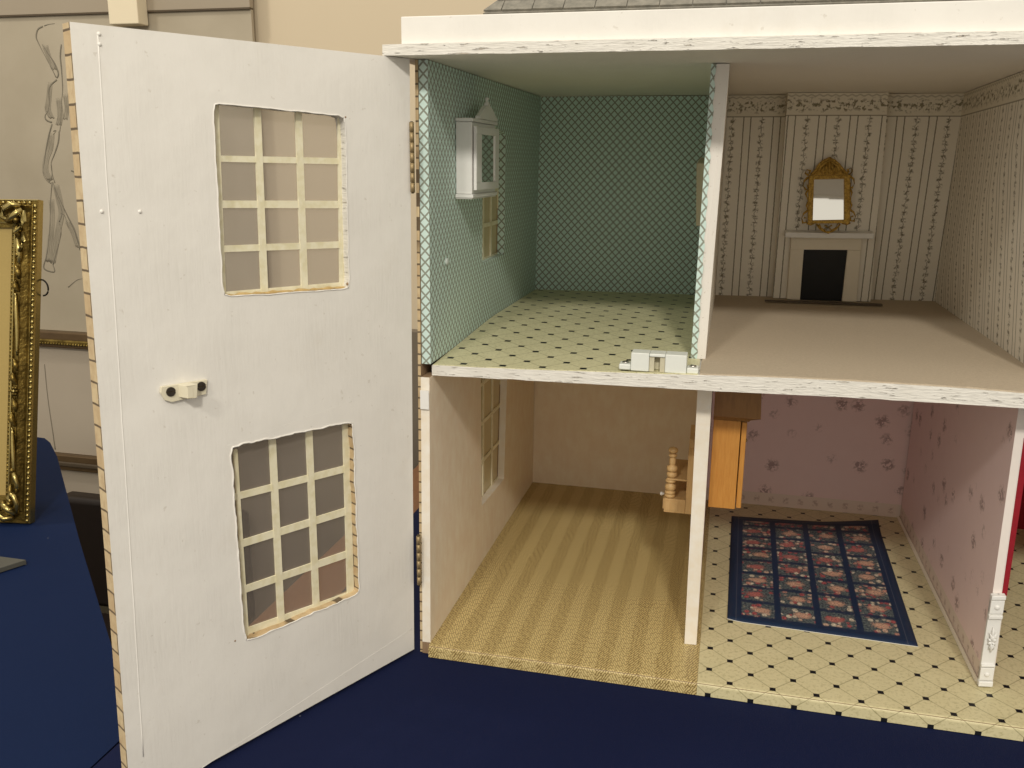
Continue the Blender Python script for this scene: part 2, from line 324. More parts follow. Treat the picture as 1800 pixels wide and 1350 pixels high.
# ------------------------------------------------------------------ mesh helpers
class MB:
    """collects vertices and faces with metre UVs and a material per face, then links ONE mesh object"""
    def __init__(s): s.v = []; s.f = []; s.m = []; s.uv = []; s.sm = []
    def face(s, pts, mat, uvs=None, smooth=False):
        pts = [Vector(p) for p in pts]; i = len(s.v); s.v += pts; s.f.append(tuple(range(i, i+len(pts)))); s.m.append(mat); s.sm.append(smooth)
        if uvs is None:
            n = Vector((0, 0, 0))
            for k in range(len(pts)):
                a, b = pts[k], pts[(k+1) % len(pts)]; n += Vector(((a.y-b.y)*(a.z+b.z), (a.z-b.z)*(a.x+b.x), (a.x-b.x)*(a.y+b.y)))
            ax = max(range(3), key=lambda q: abs(n[q]))
            uvs = [((p.y, p.z), (p.x, p.z), (p.x, p.y))[ax] for p in pts]
        s.uv.append(uvs)
    def hexa(s, P, mats, uvs=None):
        """P: 8 points: 0-3 front ring (bl, br, tr, tl), 4-7 back ring; mats: one or six (front, back, left, right, bottom, top)"""
        if isinstance(mats, str): mats = (mats,)*6
        for q, m in zip(((0, 1, 2, 3), (5, 4, 7, 6), (4, 0, 3, 7), (1, 5, 6, 2), (4, 5, 1, 0), (3, 2, 6, 7)), mats): s.face([P[k] for k in q], m)
        return s
    def box(s, x0, x1, y0, y1, z0, z1, mats):
        return s.hexa([(x0, y0, z0), (x1, y0, z0), (x1, y0, z1), (x0, y0, z1), (x0, y1, z0), (x1, y1, z0), (x1, y1, z1), (x0, y1, z1)], mats)
    def obox(s, o, ax, ay, az, sx, sy, sz, mat):           # oriented box from a corner
        o = Vector(o); P = [o, o+ax*sx, o+ax*sx+az*sz, o+az*sz]; P += [p+ay*sy for p in P]; return s.hexa(P, mat)
    def tube(s, pts, rad, mat, seg=8, closed=False, flat=1.0, up=None):
        pts = [Vector(p) for p in pts]; n = len(pts); rings = []
        for i, p in enumerate(pts):
            a = pts[(i-1) % n] if (closed or i > 0) else p; b = pts[(i+1) % n] if (closed or i < n-1) else p
            t = (b-a).normalized() if (b-a).length > 1e-9 else Vector((0, 0, 1))
            ref = Vector(up) if up is not None else (Vector((0, 0, 1)) if abs(t.z) < .9 else Vector((1, 0, 0)))
            e1 = t.cross(ref).normalized(); e2 = e1.cross(t).normalized()
            r = rad[i] if isinstance(rad, (list, tuple)) else rad
            rings.append([p+e1*(r*math.cos(2*math.pi*k/seg))+e2*(r*flat*math.sin(2*math.pi*k/seg)) for k in range(seg)])
        for i in range(n if closed else n-1):
            A, B = rings[i], rings[(i+1) % n]
            for k in range(seg): s.face([A[k], A[(k+1) % seg], B[(k+1) % seg], B[k]], mat, smooth=True)
        if not closed: s.face(rings[0][::-1], mat); s.face(rings[-1], mat)
        return s
    def lathe(s, base, axis, prof, mat, seg=14):
        base = Vector(base); axis = Vector(axis).normalized(); s.tube([base+axis*h for h, r in prof], [max(r, 1e-5) for h, r in prof], mat, seg); return s
    def ball(s, c, r, mat, seg=8, rings=5, sc=(1, 1, 1)):
        c = Vector(c); P = []
        for i in range(rings+1):
            th = math.pi*i/rings; P.append([c+Vector((r*sc[0]*math.sin(th)*math.cos(2*math.pi*k/seg), r*sc[1]*math.sin(th)*math.sin(2*math.pi*k/seg), r*sc[2]*math.cos(th))) for k in range(seg)])
        for i in range(rings):
            for k in range(seg):
                q = [P[i][k], P[i+1][k], P[i+1][(k+1) % seg], P[i][(k+1) % seg]]
                if i == 0: q = [P[0][0], P[1][k], P[1][(k+1) % seg]]
                elif i == rings-1: q = [P[i][k], P[i+1][0], P[i][(k+1) % seg]]
                s.face(q, mat, smooth=True)
        return s
    def prism(s, outline, d, mat, side=None):              # extrude a closed outline by vector d
        o = [Vector(p) for p in outline]; q = [p+Vector(d) for p in o]; n = len(o)
        s.face(o, mat); s.face(q[::-1], mat)
        for i in range(n): s.face([o[i], q[i], q[(i+1) % n], o[(i+1) % n]], side or mat)
        return s
    def build(s, name, parent=None, bevel=0.0, weld=True, origin=None):
        me = bpy.data.meshes.new(name); me.from_pydata([tuple(v) for v in s.v], [], s.f)
        names = []
        for m in s.m:
            if m not in names: names.append(m)
        for m in names: me.materials.append(MATS[m])
        uvl = me.uv_layers.new(name='UVMap'); k = 0
        for p, m, uv, smv in zip(me.polygons, s.m, s.uv, s.sm):
            p.material_index = names.index(m); p.use_smooth = smv
            for j, li in enumerate(p.loop_indices): uvl.data[li].uv = uv[j]
        bm = bmesh.new(); bm.from_mesh(me)
        if weld: bmesh.ops.remove_doubles(bm, verts=bm.verts, dist=2e-6)
        bmesh.ops.recalc_face_normals(bm, faces=bm.faces); bm.to_mesh(me); bm.free(); me.update()
        o = bpy.data.objects.new(name, me); col.objects.link(o)
        if bevel:
            b = o.modifiers.new('bevel', 'BEVEL'); b.width = bevel; b.segments = 2; b.limit_method = 'ANGLE'; b.angle_limit = R(40); b.harden_normals = True
        if parent is not None: attach(o, parent)
        return o
def attach(o, parent):
    o.parent = parent; o.matrix_parent_inverse = Matrix.Translation(-Vector(parent['at']))
def tag(o, label=None, cat=None, group=None, kind=None):
    for k, v in (('label', label), ('category', cat), ('group', group), ('kind', kind)):
        if v: o[k] = v
    return o
def thing(name, loc, label, cat, group=None):
    o = bpy.data.objects.new(name, None); col.objects.link(o); o.location = loc; o['at'] = tuple(loc); o.empty_display_size = 0.02
    return tag(o, label, cat, group)
def part(o, parent):            # a sub-part: o's parent is itself a part (mesh built in world coordinates)
    o.parent = parent; o.matrix_parent_inverse = parent.matrix_parent_inverse @ Matrix.Identity(4); return o
def sub(mb, name, parent, **k):
    o = mb.build(name, None, **k); o.parent = parent; o.matrix_parent_inverse = Matrix.Identity(4); return o
V = Vector

def panel(mb, Pf, w0, w1, sections, mats, uvf=None, nsub=1):
    """slab over (u,v) with openings. Pf(u,v,w)->point; sections: list of (quad, hole or None), quads as (bl, br, tr, tl) in (u,v),
       stacked bottom to top; mats: front(w0), back(w1), reveal, left, right, bottom, top"""
    F, B, RV, L, RR, BT, TP = mats
    uvf = uvf or (lambda u, v, w, side: (u, v))
    def q(pts, ws, m, side):
        nv = nsub if side in 'fb' else 1
        L = lambda a, b, f: (a[0]+(b[0]-a[0])*f, a[1]+(b[1]-a[1])*f, a[2]+(b[2]-a[2])*f)
        K = [(p[0], p[1], w) for p, w in zip(pts, ws)]
        for a in range(nsub):
            for b in range(nv):
                cs = [L(L(K[0], K[1], x/nsub), L(K[3], K[2], x/nsub), y/nv) for x, y in ((a, b), (a+1, b), (a+1, b+1), (a, b+1))]
                mb.face([Pf(*c) for c in cs], m, [uvf(*c, side) for c in cs], smooth=(nsub > 1 and side in 'fb'))
    for si, (Q, H) in enumerate(sections):
        rings = [(Q[k], Q[(k+1) % 4], H[(k+1) % 4], H[k]) for k in range(4)] if H else [Q]
        for r in rings: q(r, (w0,)*4, F, 'f'); q(r[::-1], (w1,)*4, B, 'b')
        if H:
            for k in range(4): a, b = H[k], H[(k+1) % 4]; q((a, b, b, a), (w0, w0, w1, w1), RV[si] if isinstance(RV, tuple) else RV, 'r')
        bl, br, tr, tl = Q
        q((bl, tl, tl, bl), (w0, w0, w1, w1), L, 'l'); q((br, tr, tr, br), (w0, w0, w1, w1), RR, 'l')
        if si == 0: q((bl, br, br, bl), (w0, w0, w1, w1), BT, 't')
        if si == len(sections)-1: q((tl, tr, tr, tl), (w0, w0, w1, w1), TP, 't')

# ------------------------------------------------------------------ the setting: hall, tables, cloths
TZ = -0.0122                                               # top of the cloth under the house
o = MB(); o.box(-6, 6, -4, 6, -0.80, -0.76, 'hall_floor'); tag(o.build('floor'), kind='structure')
o = MB(); o.box(-4, 4, 1.34, 1.42, -0.76, 2.6, 'hall_wall'); tag(o.build('hall_wall'), kind='structure')
pst = at_y(190, 0, 1.27); pst2 = at_y(247, 45, 1.27)
mb = MB(); mb.box(pst.x+.004, pst2.x+.002, 1.26, 1.30, at_y(215, 44, 1.27).z, 2.0, 'post_cream')
tag(mb.build('hanging_panel', bevel=.003), 'cream board strip hanging down the wall above the white door', 'board')

# table the house stands on: bare wood at its left side, navy cloth over the rest
t = thing('display_table', (0.4, 0.1, -0.76), 'brown wooden table under the navy cloth beneath the dolls house', 'table')
mb = MB(); mb.box(-0.197, 1.25, -0.62, 0.62, -0.045, TZ-0.0035, 'walnut_table'); mb.build('table_top', t, bevel=.003)
for x in (-.15, 1.2):
    for y in (-.57, .57):
        mb = MB(); mb.box(x-.025, x+.025, y-.025, y+.025, -.76, -.0455, 'walnut_table'); mb.build('leg', t)
def cloth_sheet(name, poly, z, mat, label, drop=None):
    mb = MB(); n = len(poly)
    mb.face([(x, y, z) for x, y in poly], mat); mb.face([(x, y, z-.0012) for x, y in poly][::-1], mat)
    for i in range(n):
        a, b = poly[i], poly[(i+1) % n]; d = drop[i] if drop else .0012
        if d <= .002: mb.face([(a[0], a[1], z), (b[0], b[1], z), (b[0], b[1], z-.0012), (a[0], a[1], z-.0012)], mat)
        else:
            k = 40; ex, ey = b[1]-a[1], -(b[0]-a[0]); L = math.hypot(ex, ey); ex /= L; ey /= L
            rows = []
            for j in range(9):
                h = j/8; row = []
                for q in range(k+1):
                    f = q/k; wv = (math.sin(f*L*38)+.5*math.sin(f*L*71+1))*.012*h+.006*min(1, h*6)
                    row.append((a[0]+(b[0]-a[0])*f+ex*wv, a[1]+(b[1]-a[1])*f+ey*wv, z-d*h))
                rows.append(row)
            for j in range(8):
                for q in range(k): mb.face([rows[j][q], rows[j][q+1], rows[j+1][q+1], rows[j+1][q]], mat, smooth=True)
    o = mb.build(name); return tag(o, label, 'tablecloth')
c1 = cloth_sheet('tablecloth', [(-0.133, 0.60), (-0.133, 0.02), (-0.196, -0.10), (-0.2, -0.63), (1.26, -0.63), (1.26, 0.60)], TZ, 'navy_cloth',
                 'dark navy cloth spread under the dolls house and the open white door', [0, 0, 0, .5, .5, 0])
# the neighbouring table with its blue cloth
t = thing('side_table', (-0.75, 0.0, -0.76), 'table under the blue cloth left of the white door', 'table')
mb = MB(); mb.prism([(-0.205, -0.60, -.05), (-0.207, -0.165, -.05), (-0.50, 0.130, -.05), (-0.755, 0.395, -.05), (-0.86, 0.47, -.05), (-1.5, 0.47, -.05), (-1.5, -.6, -.05)], (0, 0, .032), 'walnut_table'); mb.build('table_top', t)
for x, y in ((-.25, -.55), (-1.45, -.55), (-1.45, .42), (-.9, .42)):
    mb = MB(); mb.box(x-.02, x+.02, y-.02, y+.02, -.76, -.0505, 'walnut_table'); mb.build('leg', t)
pr = [at_z(x, y, TZ) for x, y in ((88, 776), (78, 768), (62, 766))]
c2 = cloth_sheet('tablecloth', [(-0.2005, -0.61), (-0.2005, -0.158), (-0.303, -0.054), (-0.4937, 0.1408), (-0.7489, 0.4079), (pr[0].x, pr[0].y), (pr[1].x, pr[1].y), (pr[2].x, pr[2].y), (-1.5, .50), (-1.5, -.61)][::-1], TZ-.002, 'blue_cloth',
                 'royal blue cloth on the table carrying the gilt picture frame', [0, 0, 0, .4, .45, .45, .45, .45, 0, 0])

# grey card on that table
a, b, c = at_z(0, 992, TZ), at_z(47, 990, TZ), at_z(0, 1046, TZ)
mb = MB(); mb.prism([(b.x, b.y, TZ-.0015), (c.x-.1, c.y-.075, TZ-.0015), (c.x-.25, c.y+.03, TZ-.0015), (a.x-.2, a.y+.01, TZ-.0015)], (0, 0, .006), 'grey_card')
tag(mb.build('grey_board', bevel=.0008), 'dark grey card lying on the blue cloth at the left', 'board')

# chair half hidden between the tables
t = thing('chair', (-0.95, 0.95, -0.76), 'dark brown chair showing in the gap between the two tables', 'chair')
mb = MB(); q0 = at_y(138, 876, 0.9); q1 = at_y(215, 960, 0.9)
mb.box(q0.x-.06, q1.x+.30, .90, .95, q1.z-.165, q0.z+.0, 'dark_leather'); mb.build('backrest', t, bevel=.015)
mb = MB(); mb.box(q0.x-.06, q1.x+.30, .52, .90, q1.z-.22, q1.z-.17, 'dark_leather'); mb.build('seat', t, bevel=.01)
for x in (q0.x-.03, q1.x+.27):
    for y in (.55, .92):
        mb = MB(); mb.box(x-.015, x+.015, y-.015, y+.015, -.76, (q1.z-.22) if y < .9 else q1.z+.02, 'dark_leather'); mb.build('leg', t)

# framed pictures hung on the wall behind
YW = 1.335
def picture(name, px, label, paper, bars, yf):
    x0, y0, x1, y1 = px
    A = at_y(x0, y1, yf); B = at_y(x1, y0, yf)
    t = thing(name, (A.x, yf, A.z), label, 'picture')
    mb = MB(); mb.box(A.x, B.x, yf, yf+.012, A.z, B.z, paper); mb.build('paper', t)
    return t, A, B
PA = at_y(-60, 585, 1.30); PB = at_y(449, 190, 1.30); ptop = at_y(95, 27, 1.30).z
t = thing('life_drawing', (PA.x, 1.31, PA.z), 'large framed pencil study of a standing nude figure with a raised arm', 'picture')
zb = at_y(110, 582, 1.30).z
mb = MB(); mb.box(PA.x-.3, PB.x, 1.305, 1.315, zb, ptop, 'drawing_paper'); mb.build('paper', t)
mb = MB(); mb.box(PA.x-.3, PB.x, 1.298, 1.316, ptop, ptop+.004, 'dark_plank'); mb.build('frame_edge', t)
mb = MB(); mb.box(PA.x-.3, PB.x, 1.300, 1.316, ptop+.0045, ptop+.16, 'mount_board'); mb.build('mount', t)
zl = at_y(110, 610, 1.30).z
mb = MB(); mb.box(PA.x-.3, PB.x+.01, 1.285, 1.317, zl, zb-.0005, 'bronze_frame'); mb.box(PA.x-.3, PB.x+.01, 1.277, 1.2849, zl+.012, zb-.020, 'gilt'); mb.build('frame', t, bevel=.004)
mb = MB()
for i in range(70): mb.ball((PA.x-.02+i*.0085, 1.277, zl+.013), .0036, 'gilt', 6, 4)
tag(mb.build('beading', t), kind='stuff')
def stroke(mb, pts, w0, w1, m, s=3.856, ox=0, oy=0, yy=1.3046):
    P = [at_y(ox+x/s, oy+y/s, yy) for x, y in pts]
    Q = []
    for i in range(len(P)-1):                              # soften the line
        for k in range(4):
            f = k/4; a = P[max(i-1, 0)]; b = P[i]; c = P[i+1]; d = P[min(i+2, len(P)-1)]
            Q.append(0.5*((2*b)+(c-a)*f+(2*a-5*b+4*c-d)*f*f+(3*b-a-3*c+d)*f**3))
    Q.append(P[-1]); n = len(Q)
    mb.tube(Q, [(w0+(w1-w0)*(.5+.5*math.sin(i*.23+len(pts)))) for i in range(n)], m, 5, flat=.12, up=(0, 1, 0))
mb = MB()
for pts in (((290, 178), (255, 200), (245, 250), (262, 295), (300, 370), (345, 455), (380, 525)), ((285, 300), (330, 370), (370, 430), (395, 500), (383, 528)),
            ((385, 540), (345, 575), (330, 620), (335, 690), (325, 750), (305, 785), (315, 815), (352, 830)), ((415, 300), (408, 380), (416, 470), (424, 600), (417, 690), (411, 830), (405, 890)),
            ((352, 840), (330, 920), (310, 1020), (300, 1100), (290, 1165), (310, 1215), (345, 1245)), ((400, 890), (395, 960), (370, 1040), (350, 1090), (346, 1130), (356, 1190), (372, 1240)),
            ((362, 890), (380, 885), (360, 915)), ((345, 1100), (352, 1150), (350, 1200), (330, 1235)), ((300, 175), (330, 165), (370, 160))):
    stroke(mb, pts, .0007, .0022, 'graphite')
for pts in (((186, 640), (200, 690), (218, 745), (208, 780)), ((183, 640), (178, 700), (176, 760), (172, 840), (163, 900), (153, 938), (168, 952), (192, 955), (186, 930)),
            ((208, 785), (215, 820), (200, 880), (186, 930)), ((188, 650), (214, 710), (240, 765), (262, 810), (282, 880)), ((214, 750), (228, 760), (240, 800)),
            ((250, 600), (262, 605)), ((240, 1010), (270, 985), (290, 980))):
    stroke(mb, pts, .0007, .0022, 'graphite', 2.0)
mb.build('pencil_line', t)
mb = MB()
limbs = (((158, 160), (172, 200), (190, 245)), ((176, 290), (172, 340), (168, 385), (182, 415)), ((205, 345), (212, 400), (206, 440)), ((182, 470), (176, 520), (162, 560), (160, 600), (176, 632)),
         ((196, 650), (208, 700), (216, 750), (206, 800), (196, 860), (186, 925)), ((232, 330), (236, 380), (228, 420)), ((180, 700), (184, 770), (176, 850), (170, 920)), ((236, 775), (258, 820), (276, 870)))
for li, q in enumerate(limbs):                             # soft hatching laid along each limb
    for k in range(9):
        o_ = (k-4)*2.1; stroke(mb, [(x+o_+1.2*math.sin(i*1.7+k*2+li), y+2*math.cos(k*1.3+i)) for i, (x, y) in enumerate(q)], .0010, .0026, 'graphite_smudge', 2.0, yy=1.30485)
tag(mb.build('pencil_shading', t), kind='stuff')
# the picture below it
zb2 = at_y(120, 797, 1.30).z; zl2 = at_y(120, 824, 1.30).z
t = thing('hung_picture', (PA.x, 1.31, zb2), 'pale mounted picture in a bronze frame below the nude study', 'picture')
mb = MB(); mb.box(PA.x-.3, PB.x+.02, 1.302, 1.316, zb2, zl-.0006, 'white_board'); mb.build('paper', t)
mb = MB(); mb.box(PA.x-.3, PB.x+.03, 1.285, 1.317, zl2, zb2-.0005, 'bronze_frame'); mb.box(PA.x-.3, PB.x+.03, 1.277, 1.2849, zl2+.014, zb2-.018, 'dark_plank'); mb.build('frame', t, bevel=.004)
mb = MB(); stroke(mb, ((78, 640), (84, 700), (92, 755), (97, 790)), .0012, .002, 'graphite', 1.0, yy=1.3016); mb.build('mount_line', t)
zb3 = at_y(150, 884, 1.30).z
mb = MB(); mb.box(PA.x-.3, PB.x+.1, 1.300, 1.316, zb3, zl2-.0006, 'white_board')
tag(mb.build('white_board'), 'bottom strip of a white board on the wall under both framed pictures', 'board')

sA, sB = at_y(385, 600, .95), at_y(735, 560, .95)  # made-up panel, added to darken what shows through the door windows
t = thing('dim_backdrop', ((sA.x+sB.x)/2, .96, -.76), 'grey brown backdrop added for the dim wall behind the dolls house, seen through the door windows', 'backdrop')
mb = MB(); mb.box(sA.x, sB.x+.25, .95, .975, -.70, at_y(600, 575, .95).z, 'dim_wall_tone'); mb.build('dim_panel', t, bevel=.003)
for x in (sA.x+.03, sB.x+.22):
    mb = MB(); mb.box(x-.02, x+.02, .90, 1.02, -.76, -.7005, 'dark_iron'); mb.build('foot', t)

# ------------------------------------------------------------------ THE DOLLS HOUSE
H = thing('dolls_house', (0.24, 0.23, TZ), 'open fronted two storey dolls house with white cornice and papered rooms', 'dolls house')
XR, YB = 0.735, 0.470
CZ = 0.5185
def ytop_front(x): return 0.018
ZT = [(-.004, .2640, .2542), (.072, .2652, .2553), (.122, .2667, .2557), (.20, .2690, .2566), (.2336, .2703, .2568), (.30, .2722, .2580), (.351, .2728, .2590), (.434, .2728, .2595), (.474, .2716, .2594), (.60, .2715, .2600), (XR, .2715, .2600)]
def zfront(x, k=1):
    for a, b in zip(ZT, ZT[1:]):
        if x <= b[0]: f = (x-a[0])/(b[0]-a[0]); return a[k]+(b[k]-a[k])*f
    return ZT[-1][k]
ZBK = .2738
def ztop(x, y): f = min(1, max(0, (y-.018)/.20)); return zfront(x)+(ZBK-zfront(x))*f
# ground floor board, wrapped in printed paper
mb = MB(); mb.box(0.0, 0.2462, -.0024, .4665, -.0118, -.0006, 'raw_wood'); mb.box(0.2462, XR, -.0024, .4665, -.0118, -.0006, 'raw_wood')
mb.build('ground_floor_board', H)
def wrapped_paper(name, x0, x1, mat):
    mb = MB(); n = 10; prof = [(.4660, 0.0), (.0, 0.0)]+[(-.0030*math.sin(a)-.0002, -.0030*(1-math.cos(a))) for a in [i/5*math.pi/2 for i in range(1, 6)]]+[(-.0034, -.0116)]
    dist = 0; acc = []
    for i, (y, z) in enumerate(prof):
        if i: dist += math.hypot(y-prof[i-1][0], z-prof[i-1][1])*(1.25 if i > 1 else 1)
        acc.append(.466-dist)
    for i in range(len(prof)-1):
        (ya, za), (yb, zb_) = prof[i], prof[i+1]
        mb.face([(x0, yb, zb_), (x1, yb, zb_), (x1, ya, za), (x0, ya, za)], mat, [(x0, acc[i+1]), (x1, acc[i+1]), (x1, acc[i]), (x0, acc[i])], smooth=(0 < i < len(prof)-2))
    return mb.build(name, H)
wrapped_paper('floor_paper', 0.0, 0.2460, 'chevron_print_paper')
wrapped_paper('floor_paper', 0.2461, XR, 'tile_print_paper')
# upper floor board with worn white edge (edge runs uneven)
mb = MB(); xs = [-.0005+i*.0123 for i in range(60)]; xs = [x for x in xs if x < XR]+[XR]
for a, b in zip(xs, xs[1:]):
    def col4(x):
        j = .0007*mnoise.noise(V((x*60, 3, 0))); k = .0006*mnoise.noise(V((x*75, 9, 0)))
        return [V((x, .018+j, zfront(x, 2)+k)), V((x, .018-j*.5, zfront(x)-.0006+j*.4)), V((x, .4665, ZBK-.0008)), V((x, .4665, .2600))]
    A, B = col4(a), col4(b)
    mb.face([A[0], B[0], B[1], A[1]], 'worn_white_paint'); mb.face([A[1], B[1], B[2], A[2]], 'worn_white_paint'); mb.face([A[3], B[3], B[0], A[0]], 'ceiling_white')
    if a == xs[0]: mb.face(A, 'worn_white_paint')
mb.build('upper_floor_board', H)
def sheet(name, x0, x1, y0f, y1, mat, th=.0006, n=36, m=14, lift=0.0):
    mb = MB(); G = []
    for i in range(n+1):
        x = x0+(x1-x0)*i/n; yf = y0f(x); G.append([V((x, yf+(y1-yf)*(j/m)**1.3, ztop(x, yf+(y1-yf)*(j/m)**1.3)+lift)) for j in range(m+1)])
    for i in range(n):
        for j in range(m): mb.face([G[i][j], G[i+1][j], G[i+1][j+1], G[i][j+1]], mat)
        a, b = G[i][0], G[i+1][0]; d = V((0, 0, th)); mb.face([a-d, b-d, b, a], mat)
    return mb.build(name, H)
sheet('floor_paper', 0.0005, .2300, lambda x: .0186+.0012*mnoise.noise(V((x*40, 1, 0))), .462, 'tile_print_paper_upper')
sheet('carpet', .2312, .5030, lambda x: .0192+.0012*mnoise.noise(V((x*90, 5, 0))), .500, 'carpet_felt', .0012, 60, lift=.0006)
# upper and lower left walls, each with a window opening
def wallp(mat, strip):
    return (mat, 'raw_wood', strip, strip, strip, strip, strip)
wy = lambda px, py: (lambda p: (p.y, p.z))(at_x(px, py, 0.0))
def Pl(u, v, w): return V((w, u, v))
hU = [wy(848, 463), wy(886, 447), wy(889, 236), wy(848, 205)]
mb = MB()
panel(mb, Pl, 0.0, -.0080, [([(.0130, .2655), (.449, .2722), (.466, CZ+.0017), (.0155, CZ)], hU)], ('teal_lattice_paper', 'raw_wood', 'teal_lattice_paper', 'teal_lattice_paper', 'raw_wood', 'raw_wood', 'raw_wood'),
      lambda u, v, w, s: (u, v) if s in 'fb' else ((w+.004, v) if s == 'l' else (u+w, v)))
mb.build('upper_side_wall', H)
hL = [wy(847, 889), wy(886, 842), wy(892, 640), wy(845, 628)]
hL[2] = (hL[2][0], min(hL[2][1], .245)); hL[3] = (hL[3][0], .245)
mb = MB()
panel(mb, Pl, 0.0, -.0080, [([(.0030, -.0002), (.4520, -.0002), (.452, .2570), (.0095, .2542)], hL)], ('mottled_cream_paper', 'raw_wood', 'mottled_cream_strip', 'mottled_cream_strip', 'raw_wood', 'raw_wood', 'raw_wood'))
mb.build('lower_side_wall', H)
mb = MB(); mb.box(-.0080, -.0001, .0028, .45, -.0118, -.0004, 'raw_wood'); mb.build('wall_foot', H)
mb = MB(); p = at_y(741, 690, .0030); q = at_y(757, 722, .0030)
mb.box(-.0077, .0003, .0062, .0072, q.z, p.z+.001, 'cabinet_white'); mb.build('paper_patch', H)
# brick papered outer skin of the side wall with the two window openings
def Pb(u, v, w): return V((w, u, v))
zm = .262
mb = MB()
panel(mb, Pb, -.0082, -.0108, [([(.0045, -.0118), (.470, -.0118), (.470, zm), (.0105, zm)], hL), ([(.0105, zm), (.470, zm), (.470, CZ+.0012), (.0150, CZ)], hU)],
      ('raw_wood', 'brick_print_paper', 'raw_wood', 'brick_print_paper', 'brick_print_paper', 'raw_wood', 'raw_wood'))
mb.build('brick_facing', H)
def wall_window(hole, pane_mat, nb, nr):
    ys = [h[0] for h in hole]; zs = [h[1] for h in hole]; y0, y1 = min(hole[0][0], hole[3][0]), max(hole[1][0], hole[2][0]); z0, z1 = min(zs), max(zs)
    mb = MB(); mb.box(-.0094, -.0090, y0-.002, y1+.002, z0-.002, z1+.002, pane_mat); pn = mb.build('window_pane', H)
    for k in range(nb+1):
        y = y0+(y1-y0)*k/nb; mb = MB(); mb.box(-.0088, -.0074, y-.0022, y+.0022, z0, z1, 'muntin_cream'); mb.build('glazing_bar', H)
    for k in range(nr+1):
        z = z0+(z1-z0)*k/nr; mb = MB(); mb.box(-.0087, -.0076, y0, y1, z-.0022, z+.0022, 'muntin_cream'); mb.build('glazing_bar', H)
wall_window(hU, 'frosted_pane', 3, 4)
wall_window(hL, 'frosted_pane', 3, 4)
# back walls
def quad_wall(name, P, mat, th=.004, d=(0, 1, 0)):
    P = [V(p) for p in P]; Q = [p+V(d)*th for p in P]; mb = MB(); mb.hexa(P+Q, mat); return mb.build(name, H)
quad_wall('back_wall', [(-.006, .447, .2600), (.2290, .4640, .2600), (.2290, .4660, CZ+.0017), (-.006, .4640, CZ+.0017)], 'teal_lattice_paper')
quad_wall('back_wall', [(.2292, .4640, .2600), (.5030, .4930, .2600), (.5030, .4560, CZ+.0017), (.2292, .4660, CZ+.0017)], 'striped_floral_paper')
quad_wall('back_wall', [(-.006, .4516, -.0110), (.2360, .4516, -.0110), (.2360, .4560, .258), (-.006, .4560, .258)], 'mottled_cream_paper')
quad_wall('back_wall', [(.2362, .4450, -.0110), (.4870, .4460, -.0110), (.4880, .4500, .2595), (.2362, .4500, .2585)], 'rose_sprig_paper')
quad_wall('back_wall', [(.4872, .4450, -.0110), (XR, .4460, -.0110), (XR, .4500, .2595), (.4882, .4500, .2595)], 'red_flock_paper')
mb = MB(); mb.box(-.0080, XR, .5205, .5235, -.0118, CZ-.0005, 'brick_print_paper'); mb.build('brick_facing', H)
# ceiling, cornice and parapet
mb = MB(); mb.hexa([(-.0110, 0, CZ+.0003), (XR, 0, CZ+.0003), (XR, 0, .5262), (-.0110, 0, .5262), (-.0110, .520, CZ+.0028), (XR, .520, CZ+.0028), (XR, .520, .5262), (-.0110, .520, .5262)], ('worn_white_paint', 'worn_white_paint', 'raw_wood', 'worn_white_paint', 'ceiling_white', 'worn_white_paint')); mb.build('ceiling_board', H)
mb = MB(); n = 46
for i in range(n):
    xa = -.0251+(XR+.03+.0251)*i/n; xb = -.0251+(XR+.03+.0251)*(i+1)/n
    j = lambda x, s: .0005*mnoise.noise(V((x*70, s, 0)))
    A = [V((xa, -.02+j(xa, 1), .5181+j(xa, 2))), V((xb, -.02+j(xb, 1), .5181+j(xb, 2))), V((xb, -.02+j(xb, 3), .5263+j(xb, 4))), V((xa, -.02+j(xa, 3), .5263+j(xa, 4)))]
    B = [V((p.x, -.0005, p.z)) for p in A]
    for q, m in (((0, 1, 2, 3), 'worn_white_paint'), ):
        mb.face([A[k] for k in q], m)
    mb.face([B[0], B[1], A[1], A[0]], 'ceiling_white'); mb.face([A[3], A[2], B[2], B[3]], 'worn_white_paint'); mb.face([B[1], B[0], B[3], B[2]], 'ceiling_white')
    if i == 0: mb.face([B[0], A[0], A[3], B[3]], 'worn_white_paint')
    if i == n-1: mb.face([A[1], B[1], B[2], A[2]], 'worn_white_paint')
mb.build('cornice', H)
mb = MB(); mb.box(-.0251, -.0112, .0, .50, .5183, .5262, 'worn_white_paint'); mb.build('cornice', H)
mb = MB(); mb.box(-.0115, XR+.02, -.0144, -.0040, .5266, .5471, 'white_paint'); mb.build('parapet', H, bevel=.0008)
mb = MB(); mb.box(-.0115, -.0040, -.0038, .49, .5266, .5471, 'white_paint'); mb.build('parapet', H, bevel=.0008)
for x0, x1 in ((1545, 1620), (1645, 1680)):
    a, b = at_y(x0, 57, -.0148).x, at_y(x1, 57, -.0148).x; mb = MB(); mb.box(a, b, -.0150, -.0145, .5258, .5270, 'dark_plank'); mb.build('open_joint', H)
